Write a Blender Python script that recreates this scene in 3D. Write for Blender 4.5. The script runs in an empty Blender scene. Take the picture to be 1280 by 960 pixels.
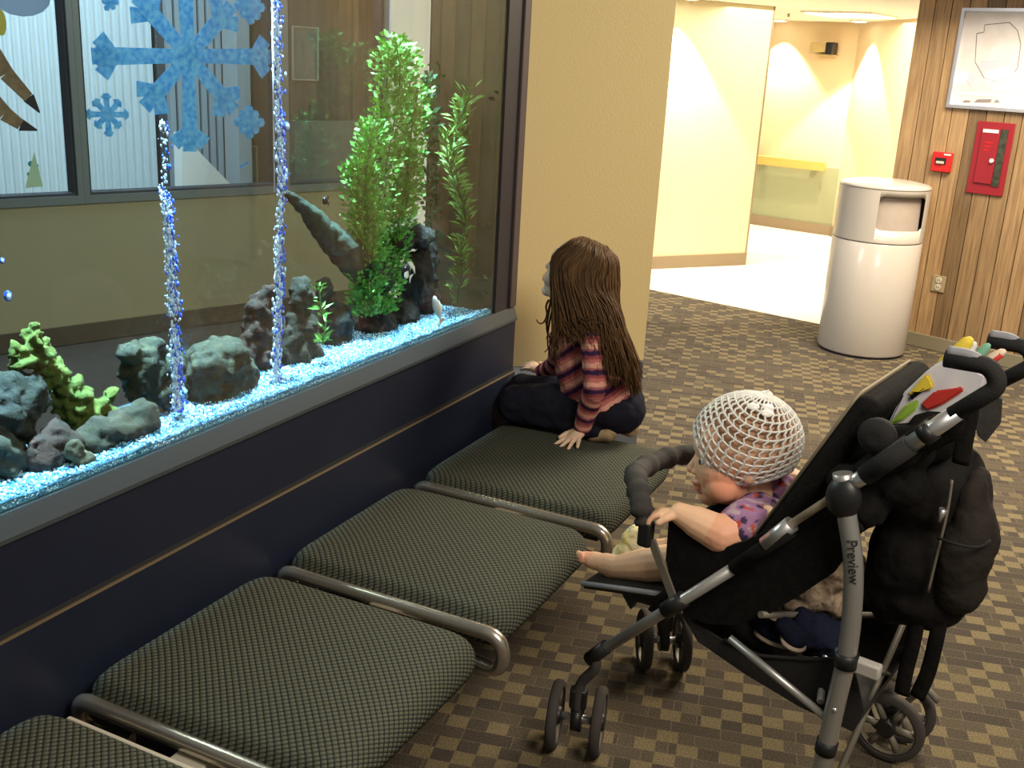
import bpy, bmesh, math, random
from mathutils import Vector, Matrix, noise

rnd = random.Random(11)
SC = bpy.context.scene
COL = SC.collection
V = Vector

# ------------------------------------------------------------------ camera
HC = 1.55
FPX = 1320.8
cam_r = V((0.89634, 0.44177, 0.05157)).normalized()
cam_f = V((-0.40880, 0.86330, -0.29600)).normalized()
cam_u = cam_r.cross(cam_f).normalized()
cam_r = cam_f.cross(cam_u).normalized()
CAM = V((0, 0, HC))
cd = bpy.data.cameras.new('camera')
cd.sensor_width = 36.0
cd.lens = 36.0 * FPX / 1280.0
cd.clip_start = 0.05
cam = bpy.data.objects.new('camera', cd)
COL.objects.link(cam)
m3 = Matrix((cam_r, cam_u, -cam_f)).transposed()
cam.matrix_world = Matrix.Translation(CAM) @ m3.to_4x4()
SC.camera = cam

# ------------------------------------------------------------------ world, lamps, exposure
SC.view_settings.view_transform = 'Standard'
SC.view_settings.look = 'None'
SC.view_settings.gamma = 1.0
SC.view_settings.use_curve_mapping = False
SC.view_settings.exposure = 0.0
SC.cycles.transparent_max_bounces = 24
SC.cycles.max_bounces = 8
SC.cycles.use_denoising = True

world = bpy.data.worlds.new('world')
SC.world = world
world.use_nodes = True
bg = world.node_tree.nodes['Background']
bg.inputs[0].default_value = (1.0, 0.92, 0.78, 1)
bg.inputs[1].default_value = 0.17


def area(name, loc, aim, size, energy, color, sy=None):
    ld = bpy.data.lights.new(name, 'AREA')
    ld.energy = energy
    ld.color = color
    ld.size = size
    if sy:
        ld.shape = 'RECTANGLE'
        ld.size_y = sy
    o = bpy.data.objects.new(name, ld)
    COL.objects.link(o)
    o.location = loc
    o.rotation_euler = (V(aim) - V(loc)).to_track_quat('-Z', 'Y').to_euler()
    return o


def spot(name, loc, aim, energy, color, angle, blend=0.4, radius=0.05):
    ld = bpy.data.lights.new(name, 'SPOT')
    ld.energy = energy
    ld.color = color
    ld.spot_size = math.radians(angle)
    ld.spot_blend = blend
    ld.shadow_soft_size = radius
    o = bpy.data.objects.new(name, ld)
    COL.objects.link(o)
    o.location = loc
    o.rotation_euler = (V(aim) - V(loc)).to_track_quat('-Z', 'Y').to_euler()
    return o


WARM = (1.0, 0.86, 0.62)
area('waiting_area_lamp', (0.3, 5.0, 2.75), (0.0, 5.0, 0), 1.4, 205, (1.0, 0.87, 0.66))
area('stroller_fill', (0.9, 0.9, 2.65), (-0.2, 2.4, 0.5), 0.9, 56, (1.0, 0.90, 0.74))  # unseen fill lamp, placed to light the baby and stroller from the front
area('corridor_lamp', (-1.55, 8.7, 1.99), (-1.55, 8.7, 0), 1.5, 60, (1.0, 0.93, 0.78), 2.6)
tank_lamp = area('tank_lamp', (-1.575, 1.75, 1.945), (-1.575, 1.75, 0), 0.15, 21, (0.50, 0.80, 1.0), 2.1)
tank_lamp.data.spread = math.radians(13)
area('girl_face_fill', (-2.9, 2.2, 2.35), (-1.7, 2.75, 0.9), 0.9, 34, (0.95, 0.95, 0.88))  # unseen fill lamp, aimed through the tank to light the girl's face
area('daylight', (-5.2, 4.2, 4.2), (-7.0, 5.2, 1.2), 3.0, 330, (0.78, 0.90, 1.0), 4.0)

# ------------------------------------------------------------------ where a sight line meets a real plane


def ray(px, py):
    return cam_r * ((px - 640) / FPX) - cam_u * ((py - 480) / FPX) + cam_f


def at_z(px, py, z=0.0):
    d = ray(px, py)
    return CAM + d * ((z - HC) / d.z)


def at_x(px, py, x):
    d = ray(px, py)
    return CAM + d * (x / d.x)


def at_y(px, py, y):
    d = ray(px, py)
    return CAM + d * (y / d.y)


def at_pl(px, py, P, n):
    d = ray(px, py)
    return CAM + d * ((P - CAM).dot(n) / d.dot(n))

# ------------------------------------------------------------------ materials


def new_mat(name):
    m = bpy.data.materials.new(name)
    m.use_nodes = True
    nt = m.node_tree
    return m, nt, nt.nodes, nt.links, nt.nodes['Principled BSDF']


def c4(c):
    return (c[0], c[1], c[2], 1.0)


def mat(name, col, rough=0.6, metal=0.0, col2=None, scale=20.0, bump=0.0, bscale=None, coat=0.0, detail=4.0, stretch=None, rand=0.0, sheen=0.0, sss=0.0, spec=0.5):
    m, nt, N, L, P = new_mat(name)
    P.inputs['Roughness'].default_value = rough
    P.inputs['Metallic'].default_value = metal
    P.inputs['Coat Weight'].default_value = coat
    P.inputs['Specular IOR Level'].default_value = spec
    P.inputs['Sheen Weight'].default_value = sheen
    if sss:
        P.inputs['Subsurface Weight'].default_value = sss
        P.inputs['Subsurface Radius'].default_value = (0.012, 0.005, 0.003)
    P.inputs['Base Color'].default_value = c4(col)
    tc = N.new('ShaderNodeTexCoord')
    mp = N.new('ShaderNodeMapping')
    L.new(tc.outputs['Object'], mp.inputs[0])
    if stretch:
        mp.inputs['Scale'].default_value = stretch
    out = None
    if col2 is not None:
        nz = N.new('ShaderNodeTexNoise')
        nz.inputs['Scale'].default_value = scale
        nz.inputs['Detail'].default_value = detail
        L.new(mp.outputs[0], nz.inputs['Vector'])
        rp = N.new('ShaderNodeValToRGB')
        rp.color_ramp.elements[0].position = 0.35
        rp.color_ramp.elements[1].position = 0.65
        rp.color_ramp.elements[0].color = c4(col)
        rp.color_ramp.elements[1].color = c4(col2)
        L.new(nz.outputs['Fac'], rp.inputs[0])
        out = rp.outputs[0]
        L.new(out, P.inputs['Base Color'])
    if rand:
        oi = N.new('ShaderNodeObjectInfo')
        hs = N.new('ShaderNodeHueSaturation')
        mr = N.new('ShaderNodeMapRange')
        mr.inputs[3].default_value = 1 - rand
        mr.inputs[4].default_value = 1 + rand
        L.new(oi.outputs['Random'], mr.inputs[0])
        L.new(mr.outputs[0], hs.inputs['Value'])
        if out:
            L.new(out, hs.inputs['Color'])
        else:
            hs.inputs['Color'].default_value = c4(col)
        L.new(hs.outputs[0], P.inputs['Base Color'])
    if bump:
        n2 = N.new('ShaderNodeTexNoise')
        n2.inputs['Scale'].default_value = bscale or scale
        n2.inputs['Detail'].default_value = 3
        L.new(mp.outputs[0], n2.inputs['Vector'])
        bp = N.new('ShaderNodeBump')
        bp.inputs['Strength'].default_value = bump
        bp.inputs['Distance'].default_value = 0.01
        L.new(n2.outputs['Fac'], bp.inputs['Height'])
        L.new(bp.outputs[0], P.inputs['Normal'])
    return m


def glass_mat(name, tint, refl=0.05, rough=0.02):
    m, nt, N, L, P = new_mat(name)
    N.remove(P)
    tr = N.new('ShaderNodeBsdfTransparent')
    tr.inputs[0].default_value = c4(tint)
    gl = N.new('ShaderNodeBsdfGlossy')
    gl.inputs['Roughness'].default_value = rough
    lw = N.new('ShaderNodeLayerWeight')
    lw.inputs['Blend'].default_value = 0.25
    mm = N.new('ShaderNodeMath')
    mm.operation = 'MULTIPLY'
    mm.inputs[1].default_value = refl * 4
    L.new(lw.outputs['Fresnel'], mm.inputs[0])
    mx = N.new('ShaderNodeMixShader')
    L.new(mm.outputs[0], mx.inputs[0])
    L.new(tr.outputs[0], mx.inputs[1])
    L.new(gl.outputs[0], mx.inputs[2])
    L.new(mx.outputs[0], N['Material Output'].inputs[0])
    return m


def emit_mat(name, col, strength):
    m, nt, N, L, P = new_mat(name)
    P.inputs['Base Color'].default_value = c4(col)
    P.inputs['Emission Color'].default_value = c4(col)
    P.inputs['Emission Strength'].default_value = strength
    return m


def attr_mat(name, attr, rough=0.6, sss=0.0, sheen=0.0, bump=0.0, bscale=80, spec=0.5):
    m, nt, N, L, P = new_mat(name)
    a = N.new('ShaderNodeAttribute')
    a.attribute_name = attr
    L.new(a.outputs['Color'], P.inputs['Base Color'])
    P.inputs['Roughness'].default_value = rough
    P.inputs['Sheen Weight'].default_value = sheen
    P.inputs['Specular IOR Level'].default_value = spec
    if bump:
        n2 = N.new('ShaderNodeTexNoise')
        n2.inputs['Scale'].default_value = bscale
        tc = N.new('ShaderNodeTexCoord')
        L.new(tc.outputs['Object'], n2.inputs['Vector'])
        bp = N.new('ShaderNodeBump')
        bp.inputs['Strength'].default_value = bump
        bp.inputs['Distance'].default_value = 0.004
        L.new(n2.outputs['Fac'], bp.inputs['Height'])
        L.new(bp.outputs[0], P.inputs['Normal'])
    return m


def math_node(N, L, op, a, b=None):
    n = N.new('ShaderNodeMath')
    n.operation = op
    for i, x in enumerate((a, b)):
        if x is None:
            continue
        if isinstance(x, (int, float)):
            n.inputs[i].default_value = x
        else:
            L.new(x, n.inputs[i])
    return n.outputs[0]


def carpet_mat(name, dark, mid, light, rot):
    m, nt, N, L, P = new_mat(name)
    P.inputs['Roughness'].default_value = 0.95
    P.inputs['Specular IOR Level'].default_value = 0.1
    tc = N.new('ShaderNodeTexCoord')
    mp = N.new('ShaderNodeMapping')
    mp.inputs['Rotation'].default_value = (0, 0, rot)
    L.new(tc.outputs['Object'], mp.inputs[0])
    b = N.new('ShaderNodeTexBrick')
    b.offset = 0.5
    b.inputs['Scale'].default_value = 1.0
    b.inputs['Brick Width'].default_value = 0.120
    b.inputs['Row Height'].default_value = 0.045
    b.inputs['Mortar Size'].default_value = 0.0016
    b.inputs['Mortar Smooth'].default_value = 0.2
    b.inputs['Bias'].default_value = -0.1
    b.inputs['Color1'].default_value = c4(dark)
    b.inputs['Color2'].default_value = c4(mid)
    b.inputs['Mortar'].default_value = c4(tuple(1.35 * q for q in mid))
    L.new(mp.outputs[0], b.inputs['Vector'])
    # a second, coarser layer of squares drops olive blocks between the dark ones
    b2 = N.new('ShaderNodeTexBrick')
    b2.offset = 0.0
    b2.inputs['Scale'].default_value = 1.0
    b2.inputs['Brick Width'].default_value = 0.050
    b2.inputs['Row Height'].default_value = 0.045
    b2.inputs['Mortar Size'].default_value = 0.0
    b2.inputs['Color1'].default_value = (0, 0, 0, 1)
    b2.inputs['Color2'].default_value = (1, 1, 1, 1)
    b2.inputs['Mortar'].default_value = (0, 0, 0, 1)
    L.new(mp.outputs[0], b2.inputs['Vector'])
    gt = N.new('ShaderNodeValToRGB')
    gt.color_ramp.elements[0].position = 0.44
    gt.color_ramp.elements[1].position = 0.50
    L.new(b2.outputs['Color'], gt.inputs[0])
    mx = N.new('ShaderNodeMixRGB')
    cmap = N.new('ShaderNodeMapping')
    cmap.inputs['Scale'].default_value = (1 / 0.050, 1 / 0.045, 0)
    cmap.inputs['Location'].default_value = (0, 0, 0.5)
    L.new(mp.outputs[0], cmap.inputs[0])
    ck = N.new('ShaderNodeTexChecker')
    ck.inputs['Scale'].default_value = 1.0
    L.new(cmap.outputs[0], ck.inputs['Vector'])
    L.new(math_node(N, L, 'MULTIPLY', gt.outputs[0], ck.outputs['Fac']), mx.inputs[0])
    L.new(b.outputs['Color'], mx.inputs[1])
    mx.inputs[2].default_value = c4(light)
    nz = N.new('ShaderNodeTexNoise')
    nz.inputs['Scale'].default_value = 260
    nz.inputs['Detail'].default_value = 2
    L.new(tc.outputs['Object'], nz.inputs['Vector'])
    hv = N.new('ShaderNodeHueSaturation')
    mr = N.new('ShaderNodeMapRange')
    mr.inputs[1].default_value = 0.3
    mr.inputs[2].default_value = 0.7
    mr.inputs[3].default_value = 0.55
    mr.inputs[4].default_value = 1.4
    L.new(nz.outputs['Fac'], mr.inputs[0])
    L.new(mr.outputs[0], hv.inputs['Value'])
    L.new(mx.outputs[0], hv.inputs['Color'])
    L.new(hv.outputs[0], P.inputs['Base Color'])
    bp = N.new('ShaderNodeBump')
    bp.inputs['Strength'].default_value = 0.5
    bp.inputs['Distance'].default_value = 0.004
    L.new(nz.outputs['Fac'], bp.inputs['Height'])
    L.new(bp.outputs[0], P.inputs['Normal'])
    return m


def weave_mat(name, dark, light, period):
    # raised ovals in a diagonal lattice
    m, nt, N, L, P = new_mat(name)
    P.inputs['Roughness'].default_value = 0.85
    P.inputs['Specular IOR Level'].default_value = 0.2
    P.inputs['Sheen Weight'].default_value = 0.0
    tc = N.new('ShaderNodeTexCoord')
    sp = N.new('ShaderNodeSeparateXYZ')
    L.new(tc.outputs['Object'], sp.inputs[0])
    k = 2 * math.pi / period
    u = math_node(N, L, 'ADD', sp.outputs[0], math_node(N, L, 'MULTIPLY', sp.outputs[2], -1.0))
    v = math_node(N, L, 'ADD', sp.outputs[1], math_node(N, L, 'MULTIPLY', sp.outputs[2], 0.6))
    p1 = math_node(N, L, 'MULTIPLY', math_node(N, L, 'ADD', u, v), k / 2)
    p2 = math_node(N, L, 'MULTIPLY', math_node(N, L, 'SUBTRACT', u, v), k / 2)
    s1 = math_node(N, L, 'ABSOLUTE', math_node(N, L, 'SINE', p1))
    s2 = math_node(N, L, 'ABSOLUTE', math_node(N, L, 'SINE', p2))
    pr = math_node(N, L, 'MULTIPLY', s1, s2)
    rp = N.new('ShaderNodeValToRGB')
    rp.color_ramp.elements[0].position = 0.12
    rp.color_ramp.elements[1].position = 0.45
    rp.color_ramp.elements[0].color = c4(dark)
    rp.color_ramp.elements[1].color = c4(light)
    L.new(pr, rp.inputs[0])
    L.new(rp.outputs[0], P.inputs['Base Color'])
    bp = N.new('ShaderNodeBump')
    bp.inputs['Strength'].default_value = 0.6
    bp.inputs['Distance'].default_value = 0.003
    L.new(pr, bp.inputs['Height'])
    L.new(bp.outputs[0], P.inputs['Normal'])
    return m


M = {}
M['carpet'] = carpet_mat('carpet', (0.068, 0.055, 0.044), (0.104, 0.083, 0.058), (0.180, 0.142, 0.082), math.radians(-13.3))
M['hall_carpet'] = mat('hall_carpet', (0.034, 0.031, 0.031), 0.95, col2=(0.055, 0.049, 0.046), scale=30, stretch=(1, 8, 1))
M['white_tile'] = mat('white_tile', (0.80, 0.77, 0.68), 0.25, col2=(0.85, 0.82, 0.74), scale=3)
M['ceiling'] = mat('ceiling_paint', (0.86, 0.82, 0.72), 0.8, bump=0.1, bscale=120)
M['cream'] = mat('cream_paint', (0.82, 0.65, 0.32), 0.75, bump=0.06, bscale=140)
M['cream_pale'] = mat('pale_cream_paint', (0.78, 0.67, 0.42), 0.75, bump=0.12, bscale=140)
M['peach'] = mat('peach_paint', (0.80, 0.62, 0.37), 0.75, bump=0.1, bscale=140)
M['olive'] = mat('olive_paint', (0.34, 0.35, 0.20), 0.75, bump=0.1, bscale=140)
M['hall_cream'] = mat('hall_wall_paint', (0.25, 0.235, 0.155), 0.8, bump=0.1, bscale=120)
M['brown_base'] = mat('brown_skirting', (0.30, 0.22, 0.13), 0.6)
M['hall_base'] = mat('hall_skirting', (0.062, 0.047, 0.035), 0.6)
M['grey_base'] = mat('olive_grey_skirting', (0.21, 0.18, 0.12), 0.6)
M['rail_wood'] = mat('rail_wood', (0.72, 0.47, 0.13), 0.45, col2=(0.62, 0.40, 0.10), scale=30, stretch=(1, 1, 8))
M['navy'] = mat('navy_laminate', (0.008, 0.011, 0.026), 0.5, col2=(0.010, 0.014, 0.031), scale=4, spec=0.35)
M['navy_edge'] = mat('tan_panel_edge', (0.13, 0.092, 0.05), 0.6)
M['base_grey'] = mat('blue_grey_plinth', (0.075, 0.085, 0.11), 0.6)
M['sill_grey'] = mat('blue_grey_sill', (0.045, 0.055, 0.062), 0.45)
M['dark_frame'] = mat('dark_tank_frame', (0.016, 0.014, 0.022), 0.5)
M['brown_frame'] = mat('brown_tank_frame_edge', (0.06, 0.042, 0.042), 0.6)
M['tank_end'] = mat('brown_tank_end', (0.13, 0.088, 0.05), 0.7, col2=(0.16, 0.11, 0.06), scale=6)
M['glass'] = glass_mat('clear_glass', (0.97, 0.985, 0.98), 0.035)
M['water'] = glass_mat('tank_water', (0.92, 0.97, 0.965), 0.0)
M['win_glass'] = glass_mat('window_glass', (0.93, 0.96, 0.97), 0.05)
M['win_frame'] = mat('grey_window_frame', (0.14, 0.17, 0.19), 0.4, metal=0.3)
M['win_dark'] = mat('dark_window_gasket', (0.02, 0.022, 0.035), 0.6)
M['siding'] = mat('pale_ribbed_siding', (0.66, 0.74, 0.80), 0.5)
M['ext_white'] = mat('white_parapet', (0.93, 0.93, 0.92), 0.6)
M['ext_dark'] = mat('dark_brown_cladding', (0.095, 0.085, 0.085), 0.7)
M['ext_grey'] = mat('grey_column', (0.36, 0.41, 0.45), 0.6)
M['ext_line'] = mat('pale_trim_line', (0.32, 0.33, 0.29), 0.6)
M['fabric'] = weave_mat('woven_seat_fabric', (0.016, 0.019, 0.022), (0.100, 0.104, 0.072), 0.0160)
M['chrome'] = mat('brushed_steel_tube', (0.60, 0.55, 0.48), 0.27, metal=0.88, bump=0.02, bscale=60)
M['beam'] = mat('grey_painted_beam', (0.55, 0.51, 0.42), 0.5)
M['underside'] = mat('black_seat_pan', (0.012, 0.012, 0.014), 0.8)
M['plastic_white'] = mat('beige_plastic', (0.52, 0.47, 0.42), 0.30, coat=0.3)
M['can_inside'] = mat('dark_flap', (0.36, 0.30, 0.26), 0.5, col2=(0.46, 0.38, 0.33), scale=5)
M['can_foot'] = mat('navy_rubber', (0.02, 0.02, 0.06), 0.6)
M['red'] = mat('red_paint', (0.27, 0.012, 0.022), 0.4)
M['red_bright'] = mat('bright_red_plastic', (0.55, 0.015, 0.015), 0.4)
M['label'] = mat('white_label', (0.75, 0.72, 0.70), 0.6)
M['cab_glass'] = mat('cabinet_window', (0.03, 0.035, 0.028), 0.2, col2=(0.07, 0.07, 0.05), scale=40)
M['black'] = mat('black_plastic', (0.012, 0.012, 0.013), 0.45)
M['outlet'] = mat('outlet_plate', (0.34, 0.27, 0.16), 0.5)
M['outlet_socket'] = mat('outlet_socket', (0.55, 0.50, 0.40), 0.5)
M['map_frame'] = mat('silver_frame', (0.62, 0.62, 0.68), 0.3, metal=0.7)
M['map_paper'] = mat('map_paper', (0.66, 0.61, 0.60), 0.3, col2=(0.76, 0.73, 0.74), scale=7, coat=0.6)
M['map_white'] = mat('map_white_area', (0.85, 0.84, 0.90), 0.4)
M['map_line'] = mat('map_ink', (0.25, 0.22, 0.22), 0.6)
M['map_violet'] = mat('map_violet_area', (0.62, 0.54, 0.62), 0.4)
M['lamp_lens'] = emit_mat('lamp_lens', (1.0, 0.95, 0.82), 9.0)
M['device'] = mat('beige_device', (0.55, 0.42, 0.18), 0.5)
M['pipe_blue'] = mat('painted_blue', (0.05, 0.38, 0.90), 0.7, col2=(0.22, 0.66, 1.0), scale=34, detail=6)
M['paint_teal'] = mat('painted_teal', (0.05, 0.30, 0.30), 0.7)
M['paint_green'] = mat('painted_pale_green', (0.45, 0.62, 0.45), 0.7)
M['paint_yellow'] = mat('painted_yellow', (0.55, 0.50, 0.10), 0.7)
M['paint_brown'] = mat('painted_brown', (0.22, 0.145, 0.075), 0.7, col2=(0.14, 0.09, 0.05), scale=30)
M['paint_hoof'] = mat('painted_dark_hoof', (0.012, 0.010, 0.012), 0.7)
M['paint_lilac'] = mat('painted_lilac', (0.35, 0.50, 0.72), 0.7)


def wood_mat():
    m, nt, N, L, P = new_mat('stained_oak_plank')
    P.inputs['Roughness'].default_value = 0.5
    tc = N.new('ShaderNodeTexCoord')
    mp = N.new('ShaderNodeMapping')
    mp.inputs['Scale'].default_value = (26, 26, 1.3)
    L.new(tc.outputs['Object'], mp.inputs[0])
    oi = N.new('ShaderNodeObjectInfo')
    cm = N.new('ShaderNodeCombineXYZ')
    L.new(math_node(N, L, 'MULTIPLY', oi.outputs['Random'], 40.0), cm.inputs[2])
    L.new(cm.outputs[0], mp.inputs['Location'])
    nz = N.new('ShaderNodeTexNoise')
    nz.inputs['Scale'].default_value = 3.0
    nz.inputs['Detail'].default_value = 8
    nz.inputs['Distortion'].default_value = 0.6
    L.new(mp.outputs[0], nz.inputs['Vector'])
    rp = N.new('ShaderNodeValToRGB')
    rp.color_ramp.elements[0].position = 0.3
    rp.color_ramp.elements[1].position = 0.7
    rp.color_ramp.elements[0].color = (0.20, 0.118, 0.056, 1)
    rp.color_ramp.elements[1].color = (0.37, 0.24, 0.12, 1)
    L.new(nz.outputs['Fac'], rp.inputs[0])
    hs = N.new('ShaderNodeHueSaturation')
    mr = N.new('ShaderNodeMapRange')
    mr.inputs[3].default_value = 0.62
    mr.inputs[4].default_value = 1.45
    L.new(oi.outputs['Random'], mr.inputs[0])
    L.new(mr.outputs[0], hs.inputs['Value'])
    L.new(rp.outputs[0], hs.inputs['Color'])
    L.new(hs.outputs[0], P.inputs['Base Color'])
    return m


M['wood'] = wood_mat()
M['wood_gap'] = mat('dark_joint', (0.05, 0.025, 0.01), 0.8)

# ------------------------------------------------------------------ mesh builder


def perp(d):
    d = V(d).normalized()
    a = V((0, 0, 1)) if abs(d.z) < 0.9 else V((1, 0, 0))
    x = d.cross(a).normalized()
    return x, d.cross(x).normalized()


class MB:
    def __init__(self):
        self.bm = bmesh.new()
        self.smooth_from = 0

    def _face(self, vs, smooth):
        try:
            f = self.bm.faces.new(vs)
            f.smooth = smooth
            return f
        except ValueError:
            return None

    def obox(self, c, h, ax=None, bevel=0.0, seg=2):
        c = V(c)
        ax = ax or (V((1, 0, 0)), V((0, 1, 0)), V((0, 0, 1)))
        vs = []
        for sx in (-1, 1):
            for sy in (-1, 1):
                for sz in (-1, 1):
                    vs.append(self.bm.verts.new(c + ax[0] * (sx * h[0]) + ax[1] * (sy * h[1]) + ax[2] * (sz * h[2])))
        fs = []
        for idx in ((0, 1, 3, 2), (4, 6, 7, 5), (0, 4, 5, 1), (2, 3, 7, 6), (0, 2, 6, 4), (1, 5, 7, 3)):
            f = self._face([vs[i] for i in idx], False)
            fs.append(f)
        if bevel:
            es = set()
            for f in fs:
                for e in f.edges:
                    es.add(e)
            r = bmesh.ops.bevel(self.bm, geom=list(es), offset=bevel, segments=seg, affect='EDGES', profile=0.5)
            for f in r['faces']:
                f.smooth = True
        return self

    def box(self, a, b, bevel=0.0, seg=2):
        a, b = V(a), V(b)
        h = [(abs(b[i] - a[i])) / 2 for i in range(3)]
        return self.obox((a + b) / 2, h, None, bevel, seg)

    def prism(self, pts, d, smooth=False):
        """closed outline pts (3D, planar) pushed along vector d"""
        d = V(d)
        a = [self.bm.verts.new(V(p)) for p in pts]
        b = [self.bm.verts.new(V(p) + d) for p in pts]
        n = len(pts)
        self._face(a[::-1], smooth)
        self._face(b, smooth)
        for i in range(n):
            j = (i + 1) % n
            self._face((a[i], a[j], b[j], b[i]), smooth)
        return self

    def tube(self, pts, r, seg=10, cap=True, flat=None):
        pts = [V(p) for p in pts]
        n = len(pts)
        rs = r if isinstance(r, (list, tuple)) else [r] * n
        rings = []
        t0 = (pts[1] - pts[0]).normalized()
        x, y = perp(t0)
        for i, p in enumerate(pts):
            if i == 0:
                t = pts[1] - pts[0]
            elif i == n - 1:
                t = pts[-1] - pts[-2]
            else:
                t = (pts[i + 1] - pts[i]).normalized() + (pts[i] - pts[i - 1]).normalized()
            t.normalize()
            x = (x - t * x.dot(t))
            if x.length < 1e-6:
                x = perp(t)[0]
            x.normalize()
            y = t.cross(x)
            if flat is not None:
                fx = (V(flat[0]) - t * V(flat[0]).dot(t)).normalized()
                fy = t.cross(fx)
                rings.append([self.bm.verts.new(p + fx * (math.cos(2 * math.pi * k / seg) * rs[i] * flat[1]) + fy * (math.sin(2 * math.pi * k / seg) * rs[i])) for k in range(seg)])
            else:
                rings.append([self.bm.verts.new(p + x * (math.cos(2 * math.pi * k / seg) * rs[i]) + y * (math.sin(2 * math.pi * k / seg) * rs[i])) for k in range(seg)])
        for i in range(n - 1):
            for k in range(seg):
                l = (k + 1) % seg
                self._face((rings[i][k], rings[i][l], rings[i + 1][l], rings[i + 1][k]), True)
        if cap:
            self._face(rings[0][::-1], False)
            self._face(rings[-1], False)
        return self

    def capsule(self, p0, p1, r0, r1, seg=14):
        p0, p1 = V(p0), V(p1)
        d = p1 - p0
        if d.length < 1e-6:
            d = V((0, 0, 1e-4))
        d.normalize()
        pts, rs = [], []
        for a in (0.06, 0.35, 0.65, 0.9):
            t = a * math.pi / 2
            pts.append(p0 - d * (math.cos(t) * r0))
            rs.append(math.sin(t) * r0)
        pts.append(p0)
        rs.append(r0)
        pts.append(p1)
        rs.append(r1)
        for a in (0.9, 0.65, 0.35, 0.06):
            t = a * math.pi / 2
            pts.append(p1 + d * (math.cos(t) * r1))
            rs.append(math.sin(t) * r1)
        return self.tube(pts, rs, seg)

    def ell(self, c, r, ax=None, seg=16, rings=10):
        c = V(c)
        if not isinstance(r, (list, tuple)):
            r = (r, r, r)
        ax = ax or (V((1, 0, 0)), V((0, 1, 0)), V((0, 0, 1)))
        rr = []
        top = self.bm.verts.new(c + ax[2] * r[2])
        bot = self.bm.verts.new(c - ax[2] * r[2])
        for i in range(1, rings):
            t = math.pi * i / rings
            rr.append([self.bm.verts.new(c + ax[0] * (r[0] * math.sin(t) * math.cos(2 * math.pi * k / seg)) + ax[1] * (r[1] * math.sin(t) * math.sin(2 * math.pi * k / seg)) + ax[2] * (r[2] * math.cos(t))) for k in range(seg)])
        for k in range(seg):
            l = (k + 1) % seg
            self._face((top, rr[0][k], rr[0][l]), True)
            self._face((bot, rr[-1][l], rr[-1][k]), True)
            for i in range(len(rr) - 1):
                self._face((rr[i][k], rr[i + 1][k], rr[i + 1][l], rr[i][l]), True)
        return self

    def lathe(self, c, prof, axis=(0, 0, 1), seg=32, cap=True):
        """prof = [(radius, height along axis)]"""
        c = V(c)
        d = V(axis).normalized()
        x, y = perp(d)
        rings = [[self.bm.verts.new(c + d * h + x * (math.cos(2 * math.pi * k / seg) * r) + y * (math.sin(2 * math.pi * k / seg) * r)) for k in range(seg)] for r, h in prof]
        for i in range(len(rings) - 1):
            for k in range(seg):
                l = (k + 1) % seg
                self._face((rings[i][k], rings[i][l], rings[i + 1][l], rings[i + 1][k]), True)
        if cap:
            self._face(rings[0][::-1], False)
            self._face(rings[-1], False)
        return self

    def quad(self, a, b, c, d, smooth=False):
        self._face([self.bm.verts.new(V(p)) for p in (a, b, c, d)], smooth)
        return self

    def mesh(self, name):
        bmesh.ops.recalc_face_normals(self.bm, faces=self.bm.faces[:])
        me = bpy.data.meshes.new(name)
        self.bm.to_mesh(me)
        self.bm.free()
        return me

    def build(self, name, m, parent=None, kind=None, label=None):
        return put(name, self.mesh(name), m, parent, kind, label)


def root_loc(o):
    l = V((0, 0, 0))
    while o is not None:
        l = l + V(o.location)
        o = o.parent
    return l


def put(name, me, m, parent=None, kind=None, label=None):
    """link a mesh given in world coordinates; parts live in their thing's local space"""
    if m is not None:
        me.materials.append(m)
    o = bpy.data.objects.new(name, me)
    COL.objects.link(o)
    if parent is not None:
        me.transform(Matrix.Translation(-root_loc(parent)))
        o.parent = parent
    else:
        vs = me.vertices
        if len(vs):
            xs = [v.co.x for v in vs]
            ys = [v.co.y for v in vs]
            z = min(v.co.z for v in vs)
            l = V(((min(xs) + max(xs)) / 2, (min(ys) + max(ys)) / 2, z))
            me.transform(Matrix.Translation(-l))
            o.location = l
    if kind:
        o['kind'] = kind
    if label:
        o['label'] = label
    return o


def thing(name, loc, label, cat, group=None):
    o = bpy.data.objects.new(name, None)
    o.empty_display_size = 0.05
    COL.objects.link(o)
    o.location = loc
    o['label'] = label
    o['category'] = cat
    if group:
        o['group'] = group
    return o


def tag(o, label, cat, group=None, kind=None):
    o['label'] = label
    o['category'] = cat
    if group:
        o['group'] = group
    if kind:
        o['kind'] = kind
    return o


def copy_tree(o, parent=None):
    c = o.copy()
    COL.objects.link(c)
    if parent is not None:
        c.parent = parent
    for ch in list(o.children):
        copy_tree(ch, c)
    return c


def remeshed(mb, name, voxel, smooth=4, factor=0.5):
    """voxel union of everything in the builder: one continuous smooth surface"""
    me = mb.mesh(name)
    o = bpy.data.objects.new('tmp', me)
    COL.objects.link(o)
    md = o.modifiers.new('r', 'REMESH')
    md.mode = 'VOXEL'
    md.voxel_size = voxel
    md.use_smooth_shade = True
    if smooth:
        ms = o.modifiers.new('s', 'SMOOTH')
        ms.factor = factor
        ms.iterations = smooth
    dg = bpy.context.evaluated_depsgraph_get()
    ev = o.evaluated_get(dg)
    out = bpy.data.meshes.new_from_object(ev)
    out.name = name
    bpy.data.objects.remove(o)
    bpy.data.meshes.remove(me)
    out.materials.clear()
    for p in out.polygons:
        p.use_smooth = True
    return out


def normals(me):
    return [v.normal.copy() for v in me.vertices]


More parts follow.
